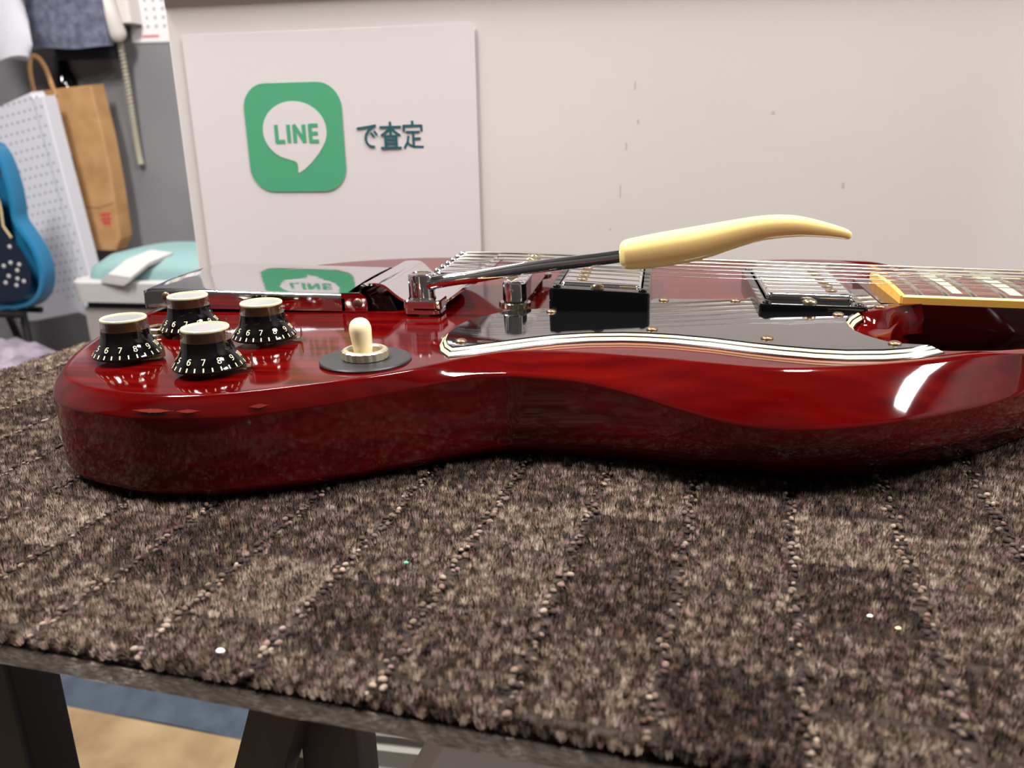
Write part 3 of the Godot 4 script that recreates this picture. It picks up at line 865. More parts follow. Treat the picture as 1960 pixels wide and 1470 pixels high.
	for lv in [[8.0, 1.2], [8.35, 1.5], [8.35, 4.2], [7.9, 4.7], [6.6, 4.8], [6.0, 4.2], [5.6, 1.4]]:
		var r := PackedVector3Array()
		for i in seg:
			var rr: float = lv[0] + (0.26 if ((i / 2) % 2 == 0 and lv[0] > 8.3) else 0.0)
			r.append(Vector3(cos(TAU * i / seg) * rr, lv[1], sin(TAU * i / seg) * rr))
		rings.append(r)
	nut.loft(rings)
	put("knurled_nut", nut, M.worn_nickel, tg, 28.0)
	var tip := Geo.new()
	tip.lathe([Vector2(3.0, 1.5), Vector2(3.2, 2.4), Vector2(3.55, 5.0), Vector2(3.9, 9.2), Vector2(4.1, 11.4), Vector2(4.05, 12.8), Vector2(3.6, 14.3), Vector2(2.8, 15.4), Vector2(1.6, 16.1), Vector2(0.3, 16.3)], 32, Transform3D(Basis(Vector3.BACK, 0.07), Vector3(-0.4, 0, 0)))
	put("switch_tip", tip, M.cream_plastic, tg, 40.0)
	# output jack
	var jk := node("output_jack", g, Vector3(-148.0, -1.0, 79.5))
	var jw := Geo.new()
	jw.ring_lathe([Vector2(8.2, 0.05), Vector2(8.2, 0.8), Vector2(7.6, 1.2), Vector2(4.2, 1.2), Vector2(4.2, 0.05)], 40)
	put("jack_washer", jw, M.nickel, jk, 30.0)
	var jn := Geo.new()
	jn.ring_lathe([Vector2(6.1, 1.2), Vector2(6.1, 2.7), Vector2(5.6, 3.1), Vector2(4.2, 3.1), Vector2(3.8, 2.4), Vector2(3.8, 1.2)], 6)
	put("jack_nut", jn, M.aged_nickel, jk, 20.0)

func build_guitar() -> void:
	var g := node("electric_guitar")
	tag(g, "cherry red solid-body electric guitar lying on its back on brown carpet", "guitar")
	build_body(g)
	build_guard(g)
	build_pickup(g, 40.7, 14.6, 12.7, 1.0, -9.0)
	build_pickup(g, 130.0, 9.0, 8.2, 2.9, 10.0)
	build_bridge(g)
	build_tailpiece(g)
	build_neck(g)
	build_knobs(g)
	# bare wood where the lower bout's edge is chipped
	var rows := smooth_closed(BODY, 24)
	rng.seed = 41
	for q in [[-104.0, -90.0, 0.06, 0.26], [-88.5, -81.0, 0.05, 0.22], [-66.0, -60.5, 0.1, 0.3]]:
		var c := Geo.new()
		var up := PackedVector3Array(); var dn := PackedVector3Array()
		for r in rows:
			if r[1] < 120.0 or r[0] < q[0] - 0.6 or r[0] > q[1] + 0.6: continue
			var e := sin(PI * clampf((r[0] - q[0]) / (q[1] - q[0]), 0.04, 0.96))
			var m: float = (q[2] + q[3]) / 2
			var half: float = (q[3] - q[2]) / 2 * e * rng.randf_range(0.75, 1.05)
			for f in [m + half, m - half]:
				var o := Vector2(r[0], r[1]).lerp(Vector2(r[2], r[3]), f)
				var y: float = lerpf(-r[4], top_y(r[2], r[3]), f * 1.06)
				var out := Vector2(r[0] - r[2], r[1] - r[3]).normalized() * 0.16
				var p := Vector3(o.x + out.x, y + 0.2, o.y + out.y)
				if f > m: up.append(p)
				else: dn.append(p)
		for i in up.size() - 1:
			var rise := Vector3(0, 0.12, 0.1)
			c.loft([PackedVector3Array([up[i], up[i + 1], dn[i + 1], dn[i]]), PackedVector3Array([up[i] + rise, up[i + 1] + rise, dn[i + 1] + rise, dn[i] + rise])])
		if c.t.size(): put("chipped_edge", c, M.worn_wood, g, 50.0)

# ---------------------------------------------------------------- carpet and table (table axes: u along the front edge, v away from it)
const EX := Vector3(0.9948, 0, 0.1018)
const EV := Vector3(0.1018, 0, -0.9948)
func tp(u: float, y: float, v: float) -> Vector3:
	return Vector3(0, y, 252.2) + EX * u + EV * v

func build_carpet() -> void:
	var c := node("carpet_mat")
	tag(c, "brown cut and loop carpet sheet covering the table under the guitar", "carpet")
	var U0 := -302.0
	var U1 := 560.0
	var V1 := 398.0
	var ground := Geo.new()
	var r0 := PackedVector3Array([tp(U0, -43.0, 0.8), tp(U1, -43.0, 0.8), tp(U1, -43.0, V1), tp(U0, -43.0, V1)])
	var r1 := PackedVector3Array([tp(U0 + 1, -40.2, 2.4), tp(U1, -40.2, 2.4), tp(U1, -40.2, V1), tp(U0 + 1, -40.2, V1)])
	ground.loft([r0, r1])
	put("pile_ground", ground, M.carpet_ground, c, 20.0)
	var back := Geo.new()
	var ra := PackedVector3Array(); var rb := PackedVector3Array(); var rc := PackedVector3Array()
	rng.seed = 77
	var steps := 260
	for i in steps:
		var u := lerpf(U0, U1, float(i) / (steps - 1))
		ra.append(tp(u, -47.9 + rng.randf_range(-0.35, 0.2), rng.randf_range(-0.1, 0.5)))
		rb.append(tp(u, -45.5, rng.randf_range(-0.35, 0.1)))
		rc.append(tp(u, -43.1 + rng.randf_range(-0.1, 0.2), rng.randf_range(-0.1, 0.4)))
	for k in [[V1, 0]]:
		ra.append(tp(U1, -47.9, V1)); ra.append(tp(U0, -47.9, V1))
		rb.append(tp(U1, -45.5, V1)); rb.append(tp(U0, -45.5, V1))
		rc.append(tp(U1, -43.1, V1)); rc.append(tp(U0, -43.1, V1))
	back.loft([ra, rb, rc])
	put("felt_backing", back, M.carpet_backing, c, 25.0)
	# yarn tufts
	var tufts := []
	for variant in 4:
		var g := SurfaceTool.new()
		g.begin(Mesh.PRIMITIVE_TRIANGLES)
		rng.seed = 100 + variant
		for b in 56:
			var a := rng.randf() * TAU
			var base := Vector3(cos(a), 0, sin(a)) * sqrt(rng.randf()) * 0.9
			var d := Vector3(cos(a + rng.randf_range(-0.7, 0.7)), 0, sin(a + rng.randf_range(-0.7, 0.7)))
			var lean := base.length() * rng.randf_range(0.3, 1.5) + rng.randf_range(0.0, 0.35)
			var h := rng.randf_range(3.7, 4.7) - base.length() * 0.75
			var mid := base + d * lean * 0.35 + Vector3(0, h * 0.6, 0)
			var tipp := base + d * lean + Vector3(rng.randf_range(-0.3, 0.3), h, rng.randf_range(-0.3, 0.3))
			var w := Vector3(-d.z, 0, d.x).rotated(Vector3.UP, rng.randf_range(-0.9, 0.9)) * rng.randf_range(0.04, 0.075)
			var tone := rng.randf_range(0.7, 1.3)
			g.set_color(Color(tone, tone * rng.randf_range(0.94, 1.03), tone * rng.randf_range(0.9, 1.04)))
			var nn := (d * 0.6 + Vector3.UP).normalized()
			for tri in [[base - w, base + w, mid + w], [base - w, mid + w, mid - w], [mid - w, mid + w, tipp]]:
				for q in tri:
					g.set_normal(nn)
					g.add_vertex(q * MM)
		tufts.append(g.commit())
	var loop := Geo.new()
	loop.lathe([Vector2(0.3, -1.0), Vector2(0.9, -0.8), Vector2(1.25, 0.0), Vector2(1.1, 0.55), Vector2(0.65, 0.95), Vector2(0.15, 1.05)], 9)
	var lm := mesh_of(loop.t, 80.0)
	var body := PackedVector2Array()
	for r in BODY: body.append(Vector2(r[0], r[1]))
	body = grow(body, -16.0)
	var where := [[], [], [], []]
	var tint := [[], [], [], []]
	var lw := []
	var lt := []
	rng.seed = 5
	var cell := FastNoiseLite.new()
	cell.seed = 9; cell.frequency = 0.05; cell.fractal_octaves = 2
	var pal := [Color8(92, 77, 70), Color8(120, 103, 92), Color8(146, 127, 113), Color8(174, 155, 138), Color8(110, 85, 75), Color8(150, 125, 115), Color8(74, 63, 58), Color8(128, 112, 94)]
	for i in pal.size(): pal[i] = pal[i].srgb_to_linear()
	var pitch := 31.5
	var row := 33.0
	var step := 1.95
	var u := U0 + 1.0
	while u < 480.0:
		var v := 0.6
		while v < V1:
			var uu := u + rng.randf_range(-0.75, 0.75)
			var vv := v + rng.randf_range(-0.75, 0.75)
			v += step
			var colf := (uu - 4.5) / pitch
			var col := floori(colf)
			var du := absf(colf - roundf(colf)) * pitch
			var shift: float = [0.0, 12.0, 22.0, 7.0, 17.0][posmod(col * 3 + 1, 5)]
			var rowf := (vv - 21.0 + shift) / row
			var dv := absf(rowf - roundf(rowf)) * row
			var p := tp(uu, -41.0, maxf(vv, 0.4))
			if p.x < 140.0 and Geometry2D.is_point_in_polygon(Vector2(p.x, p.z), body): continue
			if vv > 300.0 and rng.randf() < 0.35: continue
			# each block of pile has its own mix of yarns
			var blk := cell.get_noise_2d(col * 37.0, floorf(rowf) * 53.0)
			var pick := rng.randf() * 0.8 + 0.1 + blk * 0.7 + cell.get_noise_2d(uu * 3.0, vv * 3.0) * 0.75
			var base: Color = pal[[6, 0, 4, 1, 7, 5, 2, 3][clampi(int(pick * 8.0), 0, 7)]]
			if rng.randf() < 0.22: base = pal[rng.randi() % 8]
			if du < 1.9 + 1.2 * cell.get_noise_2d(uu * 2.0, vv * 2.0):
				if rng.randf() < 0.7:
					lw.append([p + Vector3(0, rng.randf_range(1.2, 2.7), 0), rng.randf_range(0.45, 0.8), rng.randf() * TAU])
					lt.append(base * rng.randf_range(0.25, 0.66))
				continue
			if dv < 1.5 + 0.8 * cell.get_noise_2d(uu * 1.5, vv * 5.0): continue
			var k := rng.randi() % 4
			var hgt := rng.randf_range(0.86, 1.08) * (0.84 if dv < 2.6 or du < 3.8 else 1.0)
			var out := Basis(Vector3.UP, rng.randf() * TAU)
			var wide := rng.randf_range(0.95, 1.25)
			var bs := out.scaled(Vector3(wide, hgt, wide))
			if vv < 2.0: bs = Basis(EX, 0.35) * bs
			where[k].append(Transform3D(bs, p * MM))
			tint[k].append(base * rng.randf_range(0.52, 0.76))
		u += step
	# the cut front edge: yarn hanging out over the felt
	var uf := U0
	while uf < 480.0:
		uf += 0.8
		var k := rng.randi() % 4
		var base: Color = pal[rng.randi() % 8]
		where[k].append(Transform3D(Basis(EX, rng.randf_range(0.5, 1.15)) * Basis(Vector3.UP, rng.randf() * TAU) * Basis.from_scale(Vector3(1.1, rng.randf_range(0.55, 0.8), 1.1)), tp(uf, rng.randf_range(-43.0, -40.5), 2.0) * MM))
		tint[k].append(base * rng.randf_range(0.4, 0.65))
	for k in 4:
		var mm := MultiMesh.new()
		mm.transform_format = MultiMesh.TRANSFORM_3D
		mm.use_colors = true
		mm.mesh = tufts[k]
		mm.instance_count = where[k].size()
		for i in where[k].size():
			mm.set_instance_transform(i, where[k][i])
			mm.set_instance_color(i, tint[k][i])
		var o := MultiMeshInstance3D.new()
		o.name = "cut_pile"
		o.multimesh = mm
		o.material_override = M.carpet_yarn
		o.set_meta("kind", "stuff")
		c.add_child(o, true)
	var ml := MultiMesh.new()
	ml.transform_format = MultiMesh.TRANSFORM_3D
	ml.use_colors = true
	ml.mesh = lm
	ml.instance_count = lw.size()
	for i in lw.size():
		ml.set_instance_transform(i, Transform3D(Basis(Vector3.UP, lw[i][2]) * Basis.from_scale(Vector3(1.25, 0.95, 0.95) * lw[i][1]), lw[i][0] * MM))
		ml.set_instance_color(i, lt[i])
	var lo := MultiMeshInstance3D.new()
	lo.name = "loop_pile"
	lo.multimesh = ml
	lo.material_override = M.carpet_yarn
	lo.set_meta("kind", "stuff")
	c.add_child(lo, true)

func build_table() -> void:
	var t := node("trestle_table")
	tag(t, "dark trestle table carrying the carpet, with black and brown splayed legs", "table")
	var top := Geo.new()
	var a := PackedVector3Array([tp(-290, -60, 70), tp(550, -60, 70), tp(550, -60, 392), tp(-290, -60, 392)])
	var b := PackedVector3Array([tp(-290, -48.2, 70), tp(550, -48.2, 70), tp(550, -48.2, 392), tp(-290, -48.2, 392)])
	top.loft([a, b])
	put("table_top", top, M.brown_wood, t, 20.0)
	# legs: [x at top, x at foot, z, half width at top, material]
	for q in [[-219.0, -217.0, 150.0, 40.0, -320.0, "black_paint"], [-55.0, -281.0, 122.0, 11.5, 0.0, "brown_wood"], [-74.5, -71.0, 98.0, 13.5, 0.0, "brown_wood"], [480.0, 540.0, 180.0, 30.0, 0.0, "black_paint"], [480.0, 540.0, -60.0, 30.0, 0.0, "black_paint"]]:
		var l := Geo.new()
		var w: float = q[3]
		var r := []
		for e in [[q[0], -60.0], [q[1], -719.5]]:
			var ring := PackedVector3Array()
			for s in rrect(w * 2, 26, 2.0, 2): ring.append(Vector3(e[0] + s.x, e[1], q[2] + s.y))
			r.append(ring)
		l.loft(r)
		put("leg", l, M[q[5]], t, 30.0)

# ---------------------------------------------------------------- board, poster, room
func flat(poly: PackedVector2Array, z: float, d := 0.12) -> Geo:   # a printed shape standing in the x, y plane
	var s := Geo.new()
	s.stack([poly, poly], [0.0, d])
	s.move(Transform3D(Basis(Vector3.RIGHT, Vector3.BACK, Vector3.UP), Vector3(0, 0, z)))
	s.s0 = 0
	s.done()
	return s

func stroke(g: Geo, pts: Array, w: float, z: float, d := 0.12) -> void:   # a pen stroke as a flat ribbon
	for i in pts.size() - 1:
		var a := Vector2(pts[i][0], pts[i][1]); var b := Vector2(pts[i + 1][0], pts[i + 1][1])
		var dir := (b - a).normalized()
		a -= dir * w * 0.28; b += dir * w * 0.28
		var n := Vector2(-dir.y, dir.x) * w / 2
		strokes += 1
		var zz := z + d + 0.004 * (strokes % 40)
		g.loft([PackedVector3Array([Vector3(a.x + n.x, a.y + n.y, z), Vector3(b.x + n.x, b.y + n.y, z), Vector3(b.x - n.x, b.y - n.y, z), Vector3(a.x - n.x, a.y - n.y, z)]),
			PackedVector3Array([Vector3(a.x + n.x, a.y + n.y, zz), Vector3(b.x + n.x, b.y + n.y, zz), Vector3(b.x - n.x, b.y - n.y, zz), Vector3(a.x - n.x, a.y - n.y, zz)])])

func build_board() -> void:
	var b := node("white_partition")
	tag(b, "white upright panel standing behind the guitar with a paper notice on it", "panel")
	var s := Geo.new()
	var r := []
	for y in [-445.0, 176.0]:
		var ring := PackedVector3Array()
		for q in rrect(1290, 22, 2.0, 3, Vector2(357, -207.0)): ring.append(Vector3(q.x, y, q.y))
		r.append(ring)
	s.loft(r)
	put("panel_sheet", s, M.white_panel, b, 40.0)
	var cap := Geo.new()
	cap.stack([rrect(1296, 28, 2, 2, Vector2(357, -206)), rrect(1296, 28, 2, 2, Vector2(357, -206))], [174.0, 192])
	put("top_rail", cap, M.panel_trim, b, 30.0)
	var foot := Geo.new()
	foot.stack([rrect(1280, 34, 3, 2, Vector2(357, -207)), rrect(1280, 34, 3, 2, Vector2(357, -207))], [-474, -456])
	put("bottom_rail", foot, M.grey_metal, b, 30.0)
	for x in [-250.0, 300.0, 960.0]:
		var l := Geo.new()
		l.stack([rrect(30, 20, 2, 2, Vector2(x, -207)), rrect(30, 20, 2, 2, Vector2(x, -207))], [-719.5, -444])
		put("support_leg", l, M.black_paint, b, 30.0)
	# faint scuffs
	for q in [[46.0, 105.0, 5.5, 0.7], [48.5, 82.0, 3.0, 0.9], [41.0, 66.0, 5.0, 0.8], [37.5, 36.0, 9.0, 0.6], [136.0, 86.0, 2.0, 1.6], [132.5, 13.5, 2.0, 1.4], [184.0, 39.0, 4.0, 1.3], [31.0, 10.0, 1.4, 1.0]]:
		var k := flat(rrect(q[3] * 1.4, q[2], 0.3, 2, Vector2(q[0], q[1])), -196.02, 0.06)
		put("scuff_mark", k, M.scuff, b)
	# notice
	var Z := -195.4
	var n := node("paper_notice")
	tag(n, "white paper notice with green chat logo and teal lettering on the panel", "poster")
	var sheet := Geo.new()
	var rows := []
	for i in 13:   # the sheet's right edge lifts a little off the panel
		var x := lerpf(-276.5, -62.2, i / 12.0)
		var lift := 0.35 + 1.1 * pow(i / 12.0, 6.0) + 0.6 * pow(1.0 - i / 12.0, 8.0)
		rows.append(PackedVector3Array([Vector3(x, -150, -196 + lift - 0.2), Vector3(x, -150, -196 + lift), Vector3(x, 147, -196 + lift), Vector3(x, 147, -196 + lift - 0.2)]))
	sheet.loft(rows)
	put("sheet", sheet, M.paper, n, 40.0)
	put("logo_tile", flat(rrect(74.5, 76, 17.5, 8, Vector2(-197.8, 75.4)), Z), M.logo_green, n)
	var bub := PackedVector2Array()
	for i in 49:
		var a := deg_to_rad(-118.0 - 272.0 * i / 48.0)
		bub.append(Vector2(-197.6 + cos(a) * 24.4, 80.2 + sin(a) * 20.6))
	bub.append_array(v2([[-180.6, 64.2], [-186.4, 58.2], [-192.2, 53.4], [-196.6, 50.9], [-197.6, 51.6], [-197.2, 54.5], [-197.6, 57.6], [-199.2, 59.1]]))
	put("speech_bubble", flat(bub, Z + 0.1), M.paper, n)
	var L := Geo.new()
	var zl := Z + 0.2
	var y0 := 73.0; var y1 := 84.0
	stroke(L, [[-211.6, y1], [-211.6, y0]], 2.9, zl); stroke(L, [[-211.6, y0], [-206.2, y0]], 2.9, zl)
	stroke(L, [[-202.2, y1], [-202.2, y0]], 2.9, zl)
	stroke(L, [[-197.6, y1], [-197.6, y0]], 2.9, zl); stroke(L, [[-197.4, y1], [-190.6, y0]], 2.9, zl); stroke(L, [[-190.4, y1], [-190.4, y0]], 2.9, zl)
	stroke(L, [[-185.6, y1], [-185.6, y0]], 2.9, zl); stroke(L, [[-185.6, y1], [-180.2, y1]], 2.6, zl); stroke(L, [[-185.6, 78.5], [-180.6, 78.5]], 2.6, zl); stroke(L, [[-185.6, y0], [-180.2, y0]], 2.6, zl)
	put("lettering", L, M.logo_green, n)
	# で査定
	var K := [
		[[[1, 18.6], [12, 19.8], [21, 21]], [[20.4, 20.8], [14, 17.6], [10.2, 13], [9.4, 9], [10.8, 5.4], [14, 3], [18.5, 2.4]], [[16.0, 14.4], [18.4, 11.6]], [[19.6, 15.8], [22, 13]]],
		[[[1, 19.4], [23, 19.4]], [[12, 23.6], [12, 12]], [[11, 18.6], [7, 15], [2, 12.2]], [[13, 18.6], [17, 15], [22, 12.2]], [[6, 11.6], [6, 1.4]], [[18, 11.6], [18, 1.4]], [[6, 11.4], [18, 11.4]], [[6, 8.1], [18, 8.1]], [[6, 4.8], [18, 4.8]], [[1.4, 1.2], [22.6, 1.2]]],
		[[[12, 24], [12, 20.6]], [[2.4, 15.8], [2.4, 20.2], [21.6, 20.2], [21.6, 15.8]], [[5.4, 14.8], [18.6, 14.8]], [[12.4, 14.8], [12.4, 2.6]], [[12.4, 9], [19.6, 9]], [[7, 11], [6, 6], [2.4, 1]], [[5.6, 6.2], [8.6, 3.2], [13, 2], [22.6, 1.6]]]]
	var kx := [-150.6, -133.6, -117.2]
	for i in 3:
		var G := Geo.new()
		for sk in K[i]:
			var pts := []
			for q in sk: pts.append([kx[i] + q[0] * 0.675, 66.6 + q[1] * 0.78])
			stroke(G, pts, 1.65, Z)
		put("character", G, M.ink_teal, n)

func slab(called: String, lo: Vector3, hi: Vector3, m: Material) -> void:
	var s := Geo.new()
	var r := []
	for y in [lo.y, hi.y]:
		r.append(PackedVector3Array([Vector3(lo.x, y, lo.z), Vector3(hi.x, y, lo.z), Vector3(hi.x, y, hi.z), Vector3(lo.x, y, hi.z)]))
	s.loft(r)
	fixed(put(called, s, m, self, 20.0))

const ROOM := {"x0": -2300.0, "x1": 2600.0, "z0": -1800.0, "z1": 1080.0, "y0": -720.0, "y1": 1800.0}
func build_room() -> void:
	var R := ROOM
	slab("floor", Vector3(R.x0, R.y0 - 80, R.z0), Vector3(R.x1, R.y0, R.z1), M.floor_tile)
	slab("ceiling", Vector3(R.x0, R.y1, R.z0), Vector3(R.x1, R.y1 + 80, R.z1), M.ceiling_paint)
	slab("wall_back", Vector3(R.x0 - 80, R.y0 - 80, R.z0 - 80), Vector3(R.x1 + 80, R.y1 + 80, R.z0), M.grey_wall)
	slab("wall_front", Vector3(R.x0 - 80, R.y0 - 80, R.z1), Vector3(R.x1 + 80, R.y1 + 80, R.z1 + 80), M.unseen_wall_dark)  # unseen wall, set near and dark to keep light off the guitar's side
	slab("wall_left", Vector3(R.x0 - 80, R.y0 - 80, R.z0), Vector3(R.x0, R.y1 + 80, R.z1), M.grey_wall)
	slab("wall_right", Vector3(R.x1, R.y0 - 80, R.z0), Vector3(R.x1 + 80, R.y1 + 80, R.z1), M.grey_wall)

# [x, z, length along x, length along z, energy]
var LAMPS := [[-900.0, 170.0, 240.0, 700.0, 1.9], [450.0, -20.0, 240.0, 300.0, 0.9], [1760.0, 210.0, 420.0, 500.0, 1.9], [-800.0, -1150.0, 240.0, 800.0, 0.24]]  # the last fitting is added, unseen, to light the background
const LAMP_POWER := 4.1
func build_lamps() -> void:
	for q in LAMPS:
		var y: float = ROOM.y1
		var o := node("ceiling_lamp", self, Vector3(q[0], y, q[1]))
		tag(o, ["long white fluorescent fitting above and left of the guitar", "long white fluorescent fitting directly above the guitar", "wide white fluorescent fitting far right near the side wall", "unseen fluorescent fitting added to light the grey back wall"][LAMPS.find(q)], "lamp", "ceiling fittings")
		var h := Geo.new()
		h.stack([rrect(60, q[3] * 0.9, 8, 3), rrect(60, q[3] * 0.9, 8, 3)], [-152, -0.5])
		put("housing", h, M.lamp_housing, o, 30.0)
		var d := Geo.new()
		d.stack([rrect(q[2] - 16, q[3] - 16, 6, 3), rrect(q[2], q[3], 6, 3), rrect(q[2], q[3], 6, 3), rrect(q[2] - 16, q[3] - 16, 6, 3)], [-200, -190, -162, -152])
		put("light_panel", d, M.lamp_glow, o, 30.0)
		var l := AreaLight3D.new()
		l.name = "fluorescent_light"
		l.area_size = Vector2(q[2], q[3]) * MM
		l.light_color = Color8(255, 251, 249)
		l.light_energy = LAMP_POWER * q[4]
		l.area_range = 8.0
		l.area_attenuation = 2.0
		l.shadow_enabled = true
		o.add_child(l)
		l.position = Vector3(0, -204, 0) * MM
		l.rotation_degrees = Vector3(-90, 0, 0)

# ---------------------------------------------------------------- things by the back wall and under the table
func bag(called: String, front: PackedVector2Array, z: float, depth: float, m: Material) -> Node3D:
	var o := node(called)
	var s := Geo.new()
	var back := PackedVector2Array()
	for q in front: back.append(q + Vector2(6, 4))
	s.stack([back, front, grow(front, -3.0)], [0.0, depth - 3.0, depth])
	s.move(Transform3D(Basis(Vector3.RIGHT, Vector3.BACK, Vector3.UP), Vector3(0, 0, z - depth)))
	s.s0 = 0; s.done()
	put("bag_body", s, m, o, 30.0)
	return o

func build_background() -> void:
	# wall calendar
	var cal := node("wall_calendar")
	tag(cal, "white paper calendar sheet hanging on grey wall beside telephone", "calendar")
	put("sheet", flat(v2([[-1340, 302], [-1228, 301], [-1236, 470], [-1330, 470]]), -1799.0, 1.5), M.paper, cal)
	var marks := Geo.new()
	for r in 8:
		for q in 4:
			var k := flat(rrect(9, 9, 2, 1, Vector2(-1312 + q * 24.0, 340 + r * 21.0)), -1797.5, 0.3)
			marks.t.append_array(k.t)
	put("date_print", marks, M.print_grey, cal)
	var rs := flat(rrect(50, 5, 2, 1, Vector2(-1284, 316)), -1797.5, 0.3)
	put("foot_print", rs, M.print_red, cal)
	# telephone handset with coiled cord
	var ph := node("wall_telephone")
	tag(ph, "white wall telephone handset with beige coiled cord hanging down", "telephone")
	var cradle := Geo.new()
	cradle.stack([rrect(120, 60, 10, 3, Vector2(-1360, -1769)), rrect(110, 50, 10, 3, Vector2(-1360, -1769))], [345, 520])
	put("base_unit", cradle, M.phone_white, ph, 30.0)
	var hs := Geo.new()
	hs.tube(smooth_open([Vector3(-1352, 520, -1735), Vector3(-1350, 420, -1722), Vector3(-1342, 360, -1722), Vector3(-1338, 318, -1732), Vector3(-1338, 305, -1738)], 4), _taper([18.0, 20.0, 23.0, 24.0, 16.0], 4), 16)
	put("handset", hs, M.phone_white, ph, 50.0)
	var coil := Geo.new()
	var cp := []
	var axis := smooth_open([Vector3(-1342, 306, -1745), Vector3(-1350, 212, -1762), Vector3(-1355, 105, -1772), Vector3(-1358, 23, -1780), Vector3(-1358, -10, -1784)], 10)
	var turns := 44
	for i in turns * 8 + 1:
		var f := float(i) / (turns * 8)
		var q := f * (axis.size() - 1)
		var a: Vector3 = axis[int(q)].lerp(axis[mini(int(q) + 1, axis.size() - 1)], q - int(q))
		var t := TAU * i / 8.0
		cp.append(a + Vector3(cos(t) * 6.5, 0, sin(t) * 6.5))
	var cr := []
	for i in cp.size(): cr.append(2.6)
	coil.tube(cp, cr, 5)
	put("coiled_cord", coil, M.cord_beige, ph, 60.0)
	# denim in a clear bag
	var dn := node("folded_jeans")
	tag(dn, "folded blue grey denim hanging high on the grey wall", "jeans")
	var ds := Geo.new()
	var dr := []
	for i in 9:
		var f := i / 8.0
		var x := lerpf(-1556, -1346, f)
		var bulge := sin(PI * f) * 22.0 + 4.0 * sin(f * 19.0)
		var ring := PackedVector3Array()
		for k in 7:
			var y := lerpf(284 + 3 * sin(f * 8.0), 520, k / 6.0)
			ring.append(Vector3(x + (520 - y) * 0.04 * (1.0 if f > 0.5 else -0.2), y, -1690 + bulge * (0.7 + 0.3 * sin(k * 1.3 + f * 3.0)) * (0.5 if k == 0 else 1.0)))
		for k in range(6, -1, -1): ring.append(Vector3(x, lerpf(290, 520, k / 6.0), -1722))
		dr.append(ring)
	ds.loft(dr)
	put("cloth", ds, M.denim, dn, 50.0)
	var db := node("dark_garment_bag")
	tag(db, "black garment edge hanging behind the folded denim", "bag")
	var dg := Geo.new()
	dg.stack([rrect(170, 34, 12, 4, Vector2(-1450, -1758)), rrect(176, 40, 12, 4, Vector2(-1450, -1758)), rrect(170, 40, 12, 4, Vector2(-1450, -1758))], [262, 290, 520])
	put("cloth", dg, M.dark_cloth, db, 40.0)
	# white plastic carrier at the left edge
	var pl := node("plastic_carrier")
	tag(pl, "crumpled white plastic bag with red mark at the left edge of the photo", "bag")
	var pg := Geo.new()
	var pr := []
	for i in 8:
		var f := i / 7.0
		var ring := PackedVector3Array()
		for k in 16:
			var a := TAU * k / 16.0
			var w := lerpf(58, 74, f) * (1.0 + 0.10 * sin(a * 3.0 + f * 7.0)) * (0.8 if i == 0 else 1.0)
			ring.append(Vector3(-1572 + cos(a) * w + 24.0 * (1.0 - f), lerpf(256, 470, f) + 6.0 * sin(a * 2.0), -1600 + sin(a) * 26.0))
		pr.append(ring)
	pg.loft(pr)
	put("film", pg, M.dotted_paper, pl, 60.0)
	put("red_mark", flat(rrect(9, 9, 3, 2, Vector2(-1566, 280)), -1577.0, 1.0), M.print_red, pl)
	# kraft bag
	var kb := bag("kraft_paper_bag", v2([[-1575, 183], [-1408, 194], [-1394, 60], [-1390, -70], [-1391, -200], [-1413, -238], [-1520, -236], [-1560, -236]]), -1690.0, 46.0, M.kraft_paper)
	tag(kb, "brown kraft paper shopping bag hanging on the grey wall", "bag")
	var kh := Geo.new()
	kh.tube(smooth_open([Vector3(-1572, 170, -1687), Vector3(-1574, 225, -1686), Vector3(-1566, 262, -1686), Vector3(-1548, 266, -1686), Vector3(-1528, 240, -1686), Vector3(-1512, 170, -1687)], 5), _taper([7.0, 7.0, 7.0, 7.0, 7.0, 7.0], 5), 8, 0.5)
	put("handle", kh, M.kraft_paper, kb, 50.0)
	var fold := Geo.new()
	stroke(fold, [[-1500, -116], [-1440, -120], [-1396, -108]], 2.0, -1689.9, 0.3)
	put("fold_line", fold, M.brown_ink, kb)
	var seal := Geo.new()
	for q in [[[-1442, -140], [-1408, -136]], [[-1442, -152], [-1408, -148]], [[-1436, -160], [-1414, -160]], [[-1430, -134], [-1430, -168]], [[-1418, -134], [-1418, -168]]]: stroke(seal, q, 5.0, -1689.9, 0.3)
	put("printed_seal", seal, M.print_red, kb)
	var mk := Geo.new()
	stroke(mk, [[-1530, 10], [-1512, 26], [-1496, 14], [-1494, -18], [-1502, -52], [-1508, -84]], 7.0, -1689.9, 0.3)
	put("printed_sign", mk, M.brown_ink, kb)
	# dotted bag
	var tb := bag("dotted_paper_bag", v2([[-1680, 120], [-1612, 143], [-1513, 176], [-1507, 164], [-1480, 166], [-1424, -388], [-1470, -400], [-1486, -392], [-1624, -418], [-1680, -420]]), -1597.0, 40.0, M.dotted_paper)
	tag(tb, "white paper bag printed with small grey dots in front of kraft bag", "bag")
	var dots := Geo.new()
	for i in 24:
		for j in 16:
			var x := -1668.0 + j * 17.0 + (8.5 if i % 2 else 0.0) + (i * 0.9)
			var y := 130.0 - i * 23.0 + j * 3.4
			if x > lerpf(-1490, -1436, (160.0 - y) / 540.0) or y < -350: continue
			var k := flat(rrect(5.6, 5.6, 2.6, 2, Vector2(x, y)), -1597.0, 0.3)
			dots.t.append_array(k.t)
	put("dot_print", dots, M.dot_ink, tb)
	var gus := Geo.new()
	stroke(gus, [[-1510, 160], [-1486, -60], [-1474, -200], [-1470, -392]], 3.2, -1597.0, 0.3)
	put("gusset_fold", gus, M.print_grey, tb)
	var bk := node("black_bottle")
